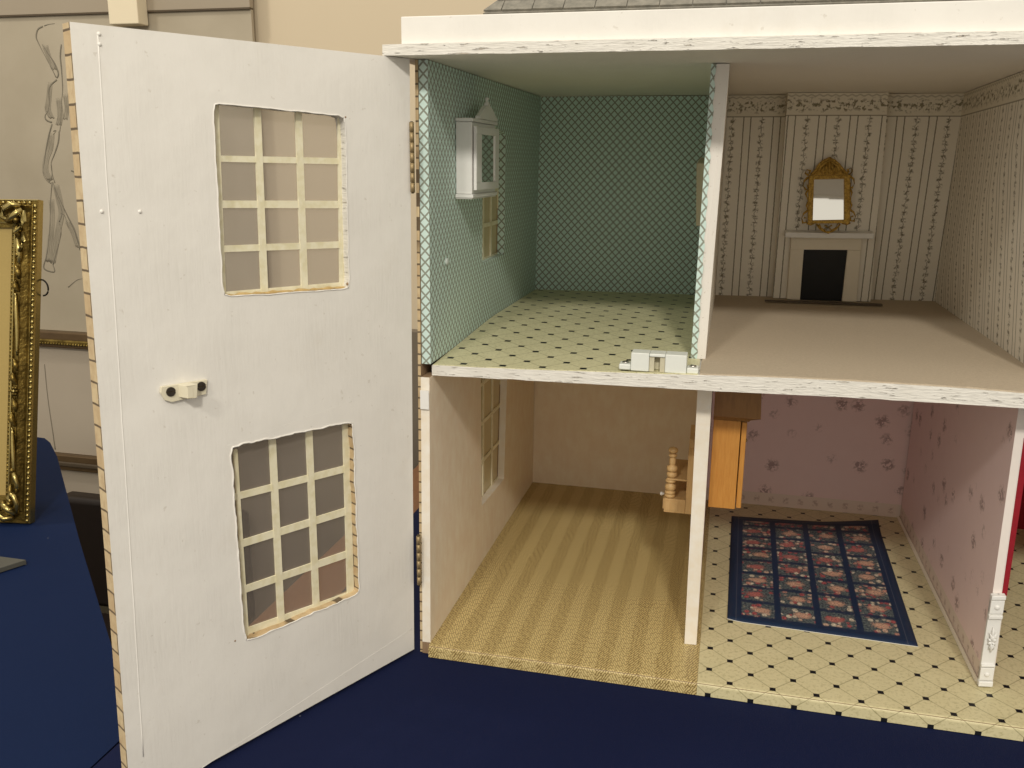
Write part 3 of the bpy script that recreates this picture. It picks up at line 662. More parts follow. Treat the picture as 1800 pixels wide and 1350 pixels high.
# hipped slate roof behind the parapet: each tile of the rows in view is its own piece
e0 = at_y(850, 21, .036); rz = e0.z; tan = math.tan(R(40))
def roofp(x, s): return V((x, .036+s*math.cos(R(40)), rz+s*math.sin(R(40))))
mb = MB(); hp = e0.x
mb.prism([roofp(hp, -.002), roofp(XR-.02, -.002), roofp(XR-.16, .28), roofp(hp+.17, .28)], V((0, math.sin(R(40)), -math.cos(R(40))))*.004, 'slate_grey'); roof = mb.build('roof', H)
mb = MB(); mb.face([(hp, .036, rz-.001), (hp, .46, rz-.001), roofp(hp+.17, .28)], 'slate_grey'); mb.face([roofp(hp+.17, .28), roofp(XR-.16, .28), (XR-.02, .46, rz), (hp, .46, rz)], 'slate_grey'); sub(mb, 'roof_slope', roof)
nrm = V((0, -math.sin(R(40)), math.cos(R(40)))); tw, th_ = .0253, .0148
for r in range(7):
    s0 = r*th_; off = (r % 2)*tw*.5; k = 0
    x = hp-off-tw*.4
    while x < XR-.05:
        xa = max(x+.0004, hp+s0*.62+.0002); xb = min(x+tw-.0004, XR-.03-s0*.5)
        if xb-xa > .004 and xa < .75:
            la = .0016+.0005*random.random(); lb = .0006
            up = max(xa, hp+(s0+th_)*.62)
            a, b, c_, d = roofp(xa, s0)+nrm*la, roofp(xb, s0)+nrm*la, roofp(xb, s0+th_+.002)+nrm*lb, roofp(up, s0+th_+.002)+nrm*lb
            mb = MB(); mb.hexa([roofp(xa, s0)+nrm*.0002, roofp(xb, s0)+nrm*.0002, b, a, roofp(up, s0+th_+.002)+nrm*.0001, roofp(xb, s0+th_+.002)+nrm*.0001, c_, d], 'slate_grey')
            sub(mb, 'roof_tile', roof)
        x += tw
# partitions
def part_wall(name, fbl, fbr, ftr, ftl, ybk, xbl, xbr, mats, zt):
    P = [V(fbl), V(fbr), V(ftr), V(ftl), V((xbl, ybk, fbl[2])), V((xbr, ybk, fbr[2])), V((xbr, ybk, ftr[2])), V((xbl, ybk, ftl[2]))]
    mb = MB(); mb.hexa(P, mats); return mb.build(name, H), P
fb = at_z(1215, 627, .2724), at_z(1240, 630, .2724); ft = at_z(1251, 112, CZ), at_z(1283, 112, CZ)
pu, PU = part_wall('upper_partition', (fb[0].x, fb[0].y, .2710), (fb[1].x, fb[1].y, .2715), ft[1], ft[0], .4635, .2225, .2346,
                   ('speckled_white_paper', 'raw_wood', 'teal_lattice_paper', 'striped_floral_paper', 'raw_wood', 'raw_wood'), CZ)
mb = MB(); n = 40; ps = None                               # lattice paper wrapped round the front edge, cut ragged
for i in range(n+1):
    f = i/n; a = PU[0].lerp(PU[3], f); b = PU[1].lerp(PU[2], f); w = (.40-.16*f)+.05*math.sin(i*2.1)
    q = (a+V((-.0003, -.0004, 0)), a.lerp(b, w)+V((0, -.0004, 0)))
    if ps: mb.face([ps[0], ps[1], q[1], q[0]], 'teal_lattice_paper', [(ps[0].x*1.0, ps[0].z), (ps[0].x+.0055, ps[0].z), (q[0].x+.0055, q[0].z), (q[0].x, q[0].z)])
    ps = q
mb.build('wallpaper_edge', H)
g0, g1 = at_z(1203, 1132, 0), at_z(1224, 1134, 0); g2, g3 = at_y(1252, 687, .0605), at_y(1226, 685, .0605)
zz = .2577
pl, PLW = part_wall('lower_partition', (g0.x, g0.y, .0003), (g1.x, g1.y, .0003), (g2.x, g2.y, zz), (g3.x, g3.y, zz), .447, .2308, .2400,
                    ('mottled_cream_strip', 'raw_wood', 'mottled_cream_paper', 'rose_sprig_paper', 'raw_wood', 'raw_wood'), zz)
k0, k1 = at_z(1722, 1203, 0), at_z(1745, 1208, 0); k2, k3 = at_y(1815, 716, .0560), at_y(1791, 716, .0560)
pq, PQ = part_wall('lower_partition', (k0.x, .0565, .0003), (k1.x, .0565, .0003), (k2.x, .0565, .2595), (k3.x, .0565, .2595), .444, .4835, .4950,
                   ('pink_paper_strip', 'raw_wood', 'rose_sprig_paper', 'red_flock_paper', 'raw_wood', 'raw_wood'), .259)
mb = MB(); n = 14
u0, u1, u2, u3 = at_y(1761, 1047, .0560), at_y(1770, 1047, .0560), at_y(1812, 770, .0560), at_y(1800, 770, .0560)
mb.hexa([u0, u1, V((u2.x, .056, u2.z)), V((u3.x, .056, u3.z)), u0+V((0, .0004, 0)), u1+V((0, .02, 0)), u2+V((0, .02, 0)), u3+V((0, .0004, 0))], 'red_flock_paper'); mb.build('wallpaper_edge', H)
# right-hand wall of the bedroom and the far end wall
mb = MB(); mb.hexa([(.4900, .075, .2718), (.5150, .075, .2718), (.4960, .075, CZ), (.4800, .075, CZ), (.5022, .494, .2718), (.5150, .494, .2718), (.5120, .456, CZ+.0017), (.4990, .456, CZ+.0017)],
                   ('speckled_white_paper', 'raw_wood', 'striped_floral_paper', 'mottled_cream_paper', 'raw_wood', 'raw_wood'))
mb.v = [V((.5022, v.y, v.z)) if abs(v.x-.49) < 1e-6 else v for v in mb.v]; mb.build('upper_partition', H)
mb = MB(); mb.box(XR-.0082, XR, 0.0, .4445, .0003, .2590, 'mottled_cream_paper'); mb.build('end_wall', H)
mb = MB(); mb.box(XR-.0082, XR, 0.02, .4400, .2745, CZ, 'mottled_cream_paper'); mb.build('end_wall', H)
# carved white pilaster on the front of the right partition
s0, s1, s2, s3 = at_y(1720, 1207, .050), at_y(1744.5, 1208, .050), at_y(1769, 1048, .050), at_y(1744.5, 1048, .050)
def pil(f0, f1, dep, inset=0.0):
    a = s0.lerp(s3, f0); b = s1.lerp(s2, f0); c_ = s1.lerp(s2, f1); d = s0.lerp(s3, f1)
    i = (b-a)*inset; P = [a+i, b-i, c_-i, d+i]; P = [V((p.x, .0562-dep, max(p.z, .0004))) for p in P]; return P+[V((p.x, .0562, p.z)) for p in P]
mb = MB(); mb.hexa(pil(0, .998, .0035), 'cabinet_white'); pil0 = mb.build('pilaster', H, bevel=.0005)
for f0, f1, dep, ins in ((.0, .055, .0062, -.02), (.065, .205, .0052, .0), (.215, .24, .0058, -.01), (.745, .785, .0058, -.01), (.80, .945, .0052, .0), (.955, .998, .0062, -.02)):
    mb = MB(); mb.hexa(pil(f0, f1, dep, ins), 'cabinet_white'); sub(mb, 'moulding', pil0, bevel=.0006)
mb = MB()
cen = s0.lerp(s3, .49).lerp(s1.lerp(s2, .49), .5); cen.y = .0524
wv = (s1-s0); hv = (s3-s0)
for i, (ang, L) in enumerate(((95, .19), (60, .15), (130, .15), (25, .12), (160, .12), (-20, .10), (200, .10), (-60, .11), (240, .11), (-90, .13), (75, .10), (110, .10))):
    a = R(ang); tip = cen+V((math.cos(a)*L*.030, -.0010, math.sin(a)*L*.075)); mid = cen.lerp(tip, .55)+V((.0006*math.sin(i), -.0014, .0008))
    mb.tube([cen+V((0, 0, 0)), cen.lerp(mid, .6), mid, tip], [.0005, .0012, .0014, .0003], 'cabinet_white', 6)
sub(mb, 'leaf_carving', pil0)
mb = MB()
for f in (.13, .87): c_ = s0.lerp(s3, f).lerp(s1.lerp(s2, f), .5); mb.ball((c_.x, .0508, c_.z), .0021, 'cabinet_white', 10, 6, (1, .5, 1))
sub(mb, 'rosette', pil0)
# thin skirting strips in the rose room
mb = MB(); mb.hexa([(.4825, .0600, .0004), (.4848, .0600, .0004), (.4848, .0600, .0030), (.4838, .0600, .0036), (.4800, .4440, .0004), (.4830, .4440, .0004), (.4830, .4440, .0030), (.4820, .4440, .0036)], 'surround_cream'); mb.build('skirting', H)
# chimney breast with its own strip of paper
cb = .4300
A = [at_y(1358, 524, cb), at_y(1530, 530, cb), at_y(1562, 163, cb), at_y(1385, 163, cb)]
P = [V((A[0].x, .4520, .2748)), V((A[1].x, .4560, .2748)), V((A[2].x, .4310, CZ+.0012)), V((A[3].x, .4310, CZ+.0012))]
def onbreast(px, py):                                      # sighted point on the breast's front plane
    n = (P[1]-P[0]).cross(P[3]-P[0]); v = _ray(px, py); return CAM+v*((P[0]-CAM).dot(n)/v.dot(n))
P = [onbreast(1358, 525), onbreast(1530, 531), onbreast(1562, 164), onbreast(1385, 165)]; P[0].z = P[1].z = max(.2752, min(P[0].z, P[1].z)); P[2].z = P[3].z = CZ+.0018
mb = MB(); mb.hexa(P+[V((p.x, .4780, p.z)) for p in P], 'striped_floral_paper_breast'); mb.build('chimney_breast', H)
FN = (P[1]-P[0]).cross(P[3]-P[0]).normalized()
if FN.y > 0: FN = -FN

# ---- side door: the hinged front panel, standing open
DT = [V((-0.0102, 0.0008, .5178)), V((-0.1467, -0.2193, .5178)), V((-0.0158, 0.0015, -.0085)), V((-0.1386, -0.2491, -.0085))]
DN = V((0.8497, -0.5272, 0)).normalized()
DTH = .0122
def PD(u, v, w): return DT[2].lerp(DT[3], u).lerp(DT[0].lerp(DT[1], u), v)+DN*w
def duv(px, py, w=0.0):
    u, v = .5, .5
    for _ in range(30):
        q = _pix(PD(u, v, w)); e = 1e-4; qu = _pix(PD(u+e, v, w)); qv = _pix(PD(u, v+e, w))
        a, b, c_, d = (qu[0]-q[0])/e, (qv[0]-q[0])/e, (qu[1]-q[1])/e, (qv[1]-q[1])/e; det = a*d-b*c_; ex, ey = px-q[0], py-q[1]
        u += (d*ex-b*ey)/det; v += (a*ey-c_*ex)/det
    return (u, v)
hu = [duv(614, 508), duv(392, 522), duv(374, 181), duv(607, 204)]     # bl(hinge side), br(end side), tr, tl
hl = [duv(632, 1043), duv(430, 1130), duv(405, 785), duv(620, 741)]
vm = .50
def _segd(p, a, b):
    ax, ay, bx, by = a[0]*.27, a[1]*.526, b[0]*.27, b[1]*.526; px, py = p[0]*.27, p[1]*.526
    f = max(0, min(1, ((px-ax)*(bx-ax)+(py-ay)*(by-ay))/((bx-ax)**2+(by-ay)**2))); return math.hypot(px-ax-(bx-ax)*f, py-ay-(by-ay)*f)
def PDW(u, v, w):                                          # the door with its openings cut by hand: wavy edges, slightly rounded corners
    du = dv = 0.0
    for h, amp in ((hu, .0006), (hl, .0011)):
        d = min(_segd((u, v), h[k], h[(k+1) % 4]) for k in range(4))
        if d > .02: continue
        g = math.exp(-(d/.0055)**2)
        du += g*amp/.27*(mnoise.noise(V((u*26, v*44, amp*1e4)))+.6*mnoise.noise(V((u*70, v*120, 3)))); dv += g*amp/.526*(mnoise.noise(V((u*26, v*44, 50)))+.6*mnoise.noise(V((u*70, v*120, 8))))
        cx, cy = sum(p[0] for p in h)/4, sum(p[1] for p in h)/4
        for p in h:
            c2 = math.hypot((u-p[0])*.27, (v-p[1])*.526); e = math.exp(-(c2/.0040)**2)*.0016
            if e > 1e-7: du += e/.27*(.8 if cx > p[0] else -.8); dv += e/.526*(.8 if cy > p[1] else -.8)
    return PD(u+du, v+dv, w)
def duvf(u, v, w, side): return (u*.272, v*.526) if side in 'fb' else ((w+.001, v*.526) if side == 'l' else ((w*1.3+u*.272*.4, v*.526+u*.05) if side == 'r' else (u*.272, w)))
mb = MB()
panel(mb, PDW, 0.0, -DTH, [([(0, 0), (1, 0), (1, vm), (0, vm)], hl), ([(0, vm), (1, vm), (1, 1), (0, 1)], hu)],
      ('white_paint', 'brick_print_paper_door', ('brick_print_paper', 'worn_white_paint'), 'white_paint', 'brick_print_paper_door', 'white_paint', 'worn_white_paint'), duvf, nsub=26)
door = mb.build('door', H, bevel=.0009); door['label'] = 'white inner face of the hinged front panel standing open'
def bar(name, pa, pb, wpx, w0, w1, mat, horizontal):
    """strip between two sighted points on the glazing plane of the door, wpx wide in sighting units"""
    a0 = duv(pa[0]-(0 if horizontal else wpx/2), pa[1]-(wpx/2 if horizontal else 0), w0); a1 = duv(pa[0]+(0 if horizontal else wpx/2), pa[1]+(wpx/2 if horizontal else 0), w0)
    b0 = duv(pb[0]-(0 if horizontal else wpx/2), pb[1]-(wpx/2 if horizontal else 0), w0); b1 = duv(pb[0]+(0 if horizontal else wpx/2), pb[1]+(wpx/2 if horizontal else 0), w0)
    Q = [PD(*a0, w0), PD(*a1, w0), PD(*b1, w0), PD(*b0, w0)]; Q2 = [PD(*a0, w1), PD(*a1, w1), PD(*b1, w1), PD(*b0, w1)]
    mb = MB(); mb.hexa(Q+Q2, mat); return sub(mb, name, door)
WP = -.0068
# upper window
for pa, pb, w in (((452.5, 184), (466, 520), 11.5), ((525, 192), (536.5, 516), 11), ((600, 200), (604, 512), 11)): bar('glazing_bar', pa, pb, w, WP, WP-.0018, 'muntin_cream', False)
for pa, pb, w in (((372, 278.5), (608, 283.5), 11), ((376, 359), (610, 359.5), 13), ((380, 438), (612, 429.5), 11.5), ((386, 520), (614, 501), 12)): bar('glazing_bar', pa, pb, w, WP-.0004, WP-.0016, 'muntin_cream', True)
bar('glazing_bar', (381, 184), (394, 521), 7, WP-.0002, WP-.0017, 'muntin_cream', False); bar('glazing_bar', (414, 790), (435, 1128), 7, WP-.0002, WP-.0017, 'muntin_cream', False)
# lower window
for pa, pb, w in (((479, 765), (495.5, 1102), 11.5), ((543.5, 752), (557, 1072), 11), ((608.5, 742), (617, 1046), 11)): bar('glazing_bar', pa, pb, w, WP, WP-.0018, 'muntin_cream', False)
for pa, pb, w in (((408, 875), (616, 822), 12), ((412, 960), (618, 896), 13), ((420, 1040), (620, 971), 12.5), ((426, 1114), (622, 1045), 14)): bar('glazing_bar', pa, pb, w, WP-.0004, WP-.0016, 'muntin_cream', True)
def pane(h):
    e = .012; cx = sum(p[0] for p in h)/4; cy = sum(p[1] for p in h)/4
    q = [(p[0]+(p[0]-cx)*.03, p[1]+(p[1]-cy)*.03) for p in h]
    Q = [PD(*p, WP-.0019) for p in q]; mb = MB(); mb.hexa(Q+[PD(*p, WP-.0022) for p in q], 'acetate_pane'); return sub(mb, 'window_pane', door)
pane(hu); pane(hl)
for q in (((618, 744), (618.5, 1046), (634, 1043), (622, 741)), ((428, 1118), (620, 1050), (632, 1043), (430, 1131))):
    Q = [PD(*duv(*p, WP-.0003), WP-.0003) for p in q]; mb = MB(); mb.hexa(Q+[p-DN*.001 for p in Q], 'brick_print_paper'); sub(mb, 'brick_lining', door)
for p in ((606, 206), (611, 499), (412, 1126), (618, 745)):
    q = duv(*p, -.001); mb = MB(); mb.ball(PD(*q, -.0009), .0013, 'raw_wood', 7, 5); sub(mb, 'chipped_corner', door)
# dried glue along the sills of both openings
for pa, pb, m in (((393, 520), (612, 505), 'glue_amber'), ((432, 1127), (628, 1045), 'glue_amber')):
    a = duv(*pa, -.004); b = duv(*pb, -.004); mb = MB()
    pts = [PD(a[0]+(b[0]-a[0])*i/24, a[1]+(b[1]-a[1])*i/24, -.0048+.0008*math.sin(i*1.7)) for i in range(25)]
    mb.tube(pts, [.0011+.0006*math.sin(i*2.3)+.0003*math.sin(i*5.1) for i in range(25)], m, 6); sub(mb, 'glue_line', door)
# curled ridge of paint and paper round the edges of the openings
for h, wob in ((hu, .0007), (hl, .0013)):
    mb = MB()
    for k in range(4):
        a, b = h[k], h[(k+1) % 4]; n = 52
        pts = [PDW(a[0]+(b[0]-a[0])*i/n, a[1]+(b[1]-a[1])*i/n, .0001) for i in range(n+1)]
        mb.tube(pts, [.0003+wob*.45*(.5+.5*mnoise.noise(V((i*.4, k, 7)))) for i in range(n+1)], 'white_paint', 6)
    sub(mb, 'paint_ridge', door)
# nail heads under the paint
mb = MB()
for p in ((175, 78), (174, 60), (179, 372), (246, 372)):
    q = duv(*p); c_ = PD(*q, -.0005); mb.ball(c_, .0015, 'white_paint', 8, 6)
sub(mb, 'nail_head', door)
# long strips of paper edging under the paint
for (pa, pb, w) in (((172, 60), (252, 1330), .0010), ((400, 783), (618, 706), .0006), ((352, 1352), (724, 1105), .0007)):
    a, b = duv(*pa), duv(*pb); mb = MB(); n = 30
    pts = [PD(a[0]+(b[0]-a[0])*i/n+.0012*mnoise.noise(V((i*.5, pa[0], 0))), a[1]+(b[1]-a[1])*i/n, -.0002) for i in range(n+1)]
    mb.tube(pts, w*.55, 'white_paint', 5); sub(mb, 'paper_ridge', door)
# plastic striker with two screws
Ls = [duv(*p) for p in ((280, 690), (288, 703), (300, 706), (360, 692), (362, 666), (281, 679))]
du = lambda x, y, w: PD(*duv(x, y, w), w)
mb = MB(); out = [PD(*q, .0002) for q in Ls]; mb.prism(out, DN*.0022, 'latch_plastic'); latch = sub(mb, 'latch_striker', door, bevel=.0004)
mb = MB()
A = [duv(*p, .002) for p in ((314, 698), (330, 697), (331, 672), (313, 676))]
base = [PD(*q, .002) for q in A]; tip = [p+DN*.0085+V((0.0015, .0025, 0)) for p in base]
tip2 = [V(p) for p in tip]
mb.hexa(base+tip, 'latch_plastic'); a_dir = (PD(.4, .5, 0)-PD(.6, .5, 0)).normalized()
mb.hexa([tip[0]-DN*.003, tip[0], tip[3], tip[3]-DN*.003]+[p+a_dir*.0042 for p in (tip[0]-DN*.003, tip[0], tip[3], tip[3]-DN*.003)], 'latch_plastic')
sub(mb, 'latch_tongue', door, bevel=.0004)
for p, m in (((300, 688.5), 'dark_screw'), ((353.5, 679), 'dark_screw')):
    q = duv(*p, .0025); c_ = PD(*q, .0025); mb = MB()
    t1 = DN.cross(V((0, 0, 1))).normalized(); t2 = V((0, 0, 1))
    for sgn in (1, -1):                                    # two half discs leave the slot between them
        arc = [c_+(t1*math.cos(a)+t2*math.sin(a))*.0033+t2*.0 for a in [R(8)+R(164)*i/8 for i in range(9)]]
        if sgn < 0: arc = [c_-(x-c_) for x in arc]
        mb.prism(arc, DN*.0008, 'dark_screw')
    mb.tube([c_, c_+DN*.0003], .0033, 'dark_brass', 14)
    sub(mb, 'screw', door)
# barrel hinges
def hinge(z0, z1, n):
    c0 = V((-.0088, -.0012, 0)); mb = MB(); step = (z1-z0)/n
    mb.box(-.0112, -.0082, .0020, .0030, z0, z1, 'dark_brass'); hg = mb.build('hinge', H)
    for k in range(n):
        m2 = MB(); m2.lathe((c0.x, c0.y, z0+k*step+.0003), (0, 0, 1), [(0, .0019), (step-.0003, .0019)], 'old_brass', 12); sub(m2, 'knuckle', hg)
    m2 = MB(); m2.lathe((c0.x, c0.y, z0-.0006), (0, 0, 1), [(0, .0012), (z1-z0+.0012, .0012)], 'dark_brass', 8); sub(m2, 'hinge_pin', hg)
hinge(.4130, .4690, 7); hinge(.0600, .1080, 6)
# white magnetic catch on the upper floor edge
def cpt(px, py, y): return at_y(px, py, y)
y0 = .0200; b0, b1 = cpt(1108, 655, y0), cpt(1206, 655, y0); zt = cpt(1150, 622, y0).z; zb = ztop(.2, .02)+.0003
f0, f1 = cpt(1087, 650, y0), cpt(1228, 650, y0)
zfl = zb+.0050; yb = .0360; sl = V((0, 0, zb))
ca = cpt(1140, 655, y0).x; cb_ = cpt(1168, 655, y0).x
mb = MB()
mb.box(f0.x, b0.x-.0001, y0+.0010, yb-.002, zb, zfl, 'catch_plastic'); mb.box(b1.x+.0001, f1.x, y0+.0010, yb-.002, zb, zfl, 'catch_plastic'); catch = mb.build('catch', H, bevel=.0012)
mb = MB(); mb.box(b0.x, ca, y0, yb, zb, zt, 'catch_plastic'); mb.box(cb_, b1.x, y0, yb, zb, zt, 'catch_plastic'); mb.box(ca+.0001, cb_-.0001, y0+.0002, yb, zt-.0028, zt-.0001, 'catch_plastic'); mb.box(ca+.0001, cb_-.0001, y0+.009, yb, zb, zt-.003, 'catch_inner'); sub(mb, 'catch_body', catch, bevel=.0007)
mb = MB(); w3 = (cb_-ca)/3
mb.box(ca+.0002, ca+w3*.95, y0+.0016, y0+.0088, zb, zt-.0030, 'catch_inner'); mb.box(cb_-w3*.95, cb_-.0002, y0+.0016, y0+.0088, zb, zt-.0030, 'catch_inner'); sub(mb, 'magnet_plate', catch)
for x in ((f0.x+b0.x)/2, (f1.x+b1.x)/2):
    mb = MB(); mb.lathe((x, y0+.0075, zfl+.0001), (0, 0, 1), [(0, .0030), (.0006, .0030), (.0012, .0022), (.0015, .0006)], 'steel', 14); sub(mb, 'screw', catch)

# ------------------------------------------------------------------ things in the rooms
# white bathroom cabinet
yA = wy(800, 300)[0]; zC0 = .4060; zC1 = wy(800, 207)[1]
CX = at_y(830, 280, yA).x; ln = at_x(877, 280, CX+.003).y-yA
t = thing('wall_cabinet', (0.0, yA+ln/2, zC0), 'small white cabinet with a mirrored door on the teal lattice wall', 'cabinet')
mb = MB(); mb.box(.0005, CX-.0005, yA+.0010, yA+ln, zC0+.0035, zC1-.0035, 'cabinet_white'); mb.build('body', t, bevel=.0006)
mb = MB(); mb.box(.0004, CX+.0012, yA-.0010, yA+ln+.002, zC0, zC0+.0033, 'cabinet_white'); mb.box(.0004, CX, yA, yA+ln+.001, zC0-.0012, zC0-.0002, 'cabinet_white'); mb.build('base_moulding', t, bevel=.0008)
mb = MB(); mb.box(.0004, CX+.0012, yA-.0010, yA+ln+.002, zC1-.0033, zC1, 'cabinet_white'); mb.build('top_moulding', t, bevel=.0008)
d0, d1 = CX+.0002, CX+.0034; dz0, dz1 = zC0+.0068, zC1-.0070; dy0, dy1 = yA+.0035, yA+ln-.001
fr = ln*.21; fz = .0068
mb = MB()
for bx in ((d0, d1, dy0, dy1, dz0, dz0+fz), (d0, d1, dy0, dy1, dz1-fz, dz1), (d0, d1, dy0, dy0+fr*1.0, dz0+fz, dz1-fz), (d0, d1, dy1-fr*.8, dy1, dz0+fz, dz1-fz)): mb.box(*bx, 'cabinet_white')
dr = mb.build('door', t, bevel=.0005)
mb = MB(); mb.box(d0+.0008, d1-.0012, dy0+fr*1.0, dy1-fr*.8, dz0+fz, dz1-fz, 'mirror_glass'); sub(mb, 'mirror', dr)
zP = zC1; ym = (at_x(841, 210, CX).y+at_x(873, 215, CX).y)/2; hw = (at_x(873, 215, CX).y-at_x(841, 210, CX).y)/2
prof = [(-hw, 0), (-hw, .004), (-hw*.78, .0075), (-hw*.60, .013), (-hw*.36, .0185), (-.0045, .0215), (-.0045, .024), (.0045, .024), (.0045, .0215), (hw*.36, .0185), (hw*.60, .013), (hw*.78, .0075), (hw, .004), (hw, 0)]
mb = MB(); mb.prism([(CX-.0030, ym+a, zP+.0002+b*.62) for a, b in prof], (.0042, 0, 0), 'cabinet_white'); mb.build('pediment', t, bevel=.0003)
mb = MB(); mb.lathe((CX-.001, ym, zP+.0152), (0, 0, 1), [(0, .0020), (.0010, .0026), (.0018, .0014), (.0032, .0012), (.0042, .0024), (.0052, .0022), (.0060, .0006)], 'cabinet_white', 12); mb.build('finial', t)
# blob of putty below it
p = at_x(784, 460, 0); mb = MB(); mb.ball((.0008, p.y, p.z), .0034, 'putty', 10, 7, (.5, 1.25, 1)); tag(mb.build('putty_blob'), 'pale blob of putty stuck on the teal lattice wall', 'putty')
# cream plaque on the partition
p, q = at_y(1232, 283, .20), at_y(1223, 397, .20)
mb = MB(); mb.hexa([(q.x+.0002, .20, q.z), (.2222, .20, q.z), (.2222, .20, p.z-.002), (p.x-.004, .20, p.z-.002)]+[(q.x+.0002, .285, q.z), (.2222, .285, q.z), (.2222, .285, p.z+.004), (p.x-.004, .285, p.z+.004)], 'plaque_cream')
tag(mb.build('wall_plaque', bevel=.001), 'cream wooden plaque on the far side of the teal partition', 'plaque')

# pine shelf with turned posts, hung on the lower partition
ys0, ys1 = .150, .215
def S(px, py): return at_y(px, py, ys0)
xb0 = S(1207, 850).x; xw = .2311; xf = S(1167, 890).x
zB, zB1 = S(1190, 902).z, S(1190, 878).z; zS = S(1185, 843).z; zT = S(1214, 778).z
t = thing('wall_shelf', (xw, (ys0+ys1)/2, zB), 'little pine wall shelf with turned posts in the cream papered room', 'shelf')
prof = [(0, 0), (1, 0), (1, .78), (.86, .86), (.80, .95), (.62, 1.0), (.5, 1.08), (.38, 1.0), (.20, .95), (.14, .86), (0, .78)]
hB = (S(1214, 762).z-zB)/1.08
mb = MB(); mb.prism([(xb0, ys0+(ys1-ys0)*a, zB+hB*b) for a, b in prof], (xw-xb0-.0002, 0, 0), 'pale_pine'); mb.build('backboard', t, bevel=.0004)
mb = MB(); mb.box(xf, xb0-.0002, ys0, ys1, zB, zB1, 'pale_pine'); mb.build('drawer_box', t, bevel=.0004)
mb = MB(); mb.box(xf+.0012, xb0-.0075, ys0-.0008, ys0-.0001, zB+.0025, zB1-.0022, 'pale_pine'); mb.build('side_plate', t)
mb = MB(); mb.box(xf-.0014, xf-.0002, ys0+.004, ys1-.004, zB+.0020, zB1-.0020, 'pale_pine'); dw = mb.build('drawer', t)
mb = MB(); mb.lathe((xf-.0015, (ys0+ys1)/2, (zB+zB1)/2), (-1, 0, 0), [(0, .0012), (.0015, .001), (.003, .0022), (.0045, .0018), (.005, .0004)], 'cabinet_white', 10); sub(mb, 'knob', dw)
mb = MB(); mb.box(xf+.0016, xb0-.0002, ys0+.0005, ys1-.0005, zS-.0012, zS+.0006, 'pale_pine'); mb.build('shelf', t, bevel=.0003)
xp = xf+.0052; zt2 = S(1180, 788).z
def turned(x, y, z, H_, beads):
    prof = []
    for (c_, hh, rr, nk) in beads:                         # centre, half height, radius, neck radius (fractions of H_ / metres)
        for a in (-1, -.7, -.35, 0, .35, .7, 1): prof.append(((c_+hh*a)*H_, nk+(rr-nk)*math.sqrt(max(0, 1-a*a))))
    mb = MB(); mb.lathe((x, y, z), (0, 0, 1), prof, 'pale_pine', 16); return mb.build('post', t)
y = ys0+.0054
turned(xp, y, zB1+.0002, zS-.0014-zB1, ((.09, .09, .0054, .0040), (.27, .085, .0054, .0040), (.56, .19, .0056, .0032), (.90, .10, .0054, .0034)))
turned(xp+.0008, y, zS+.0008, zt2-zS-.0008, ((.09, .09, .0054, .0036), (.29, .11, .0058, .0026), (.53, .12, .0034, .0026), (.72, .055, .0042, .0028), (.89, .105, .0050, .0006)))

# orange pine wall cupboard in the rose room
yc0, yc1 = .090, .185
def K(px, py): return at_y(px, py, yc0)
cx0, cx1, cx2 = K(1248, 820).x+.0006, K(1297, 820).x, K(1308, 820).x
kz0, kz1 = K(1265, 893).z, K(1275, 739).z
t = thing('wall_cupboard', (cx0, (yc0+yc1)/2, kz0), 'orange pine cupboard with a flared crown hung on the rose papered room partition', 'cupboard')
mb = MB(); mb.box(cx0, cx1, yc0, yc1, kz0, kz1, 'orange_pine'); mb.build('body', t, bevel=.0006)
mb = MB(); mb.box(cx1+.0008, cx2, yc0+.0012, yc1-.0012, kz0+.0010, kz1-.0010, 'orange_pine'); dd = mb.build('door', t, bevel=.0008)
mb = MB(); mb.lathe((cx2+.0001, yc1-.012, (kz0+kz1)/2), (1, 0, 0), [(0, .0012), (.001, .001), (.0022, .0022), (.0034, .0016), (.0038, .0003)], 'old_brass', 10); sub(mb, 'knob', dd)
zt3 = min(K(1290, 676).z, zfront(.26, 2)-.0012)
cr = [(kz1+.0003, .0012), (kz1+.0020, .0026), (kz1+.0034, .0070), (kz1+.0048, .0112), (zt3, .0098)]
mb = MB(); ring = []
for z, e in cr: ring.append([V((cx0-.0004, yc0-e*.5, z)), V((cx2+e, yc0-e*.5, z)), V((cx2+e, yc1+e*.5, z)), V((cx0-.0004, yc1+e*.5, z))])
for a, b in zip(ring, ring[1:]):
    for k in range(4): mb.face([a[k], a[(k+1) % 4], b[(k+1) % 4], b[k]], 'shaded_pine')
mb.face(ring[0][::-1], 'shaded_pine'); mb.face(ring[-1], 'shaded_pine'); mb.build('crown', t)

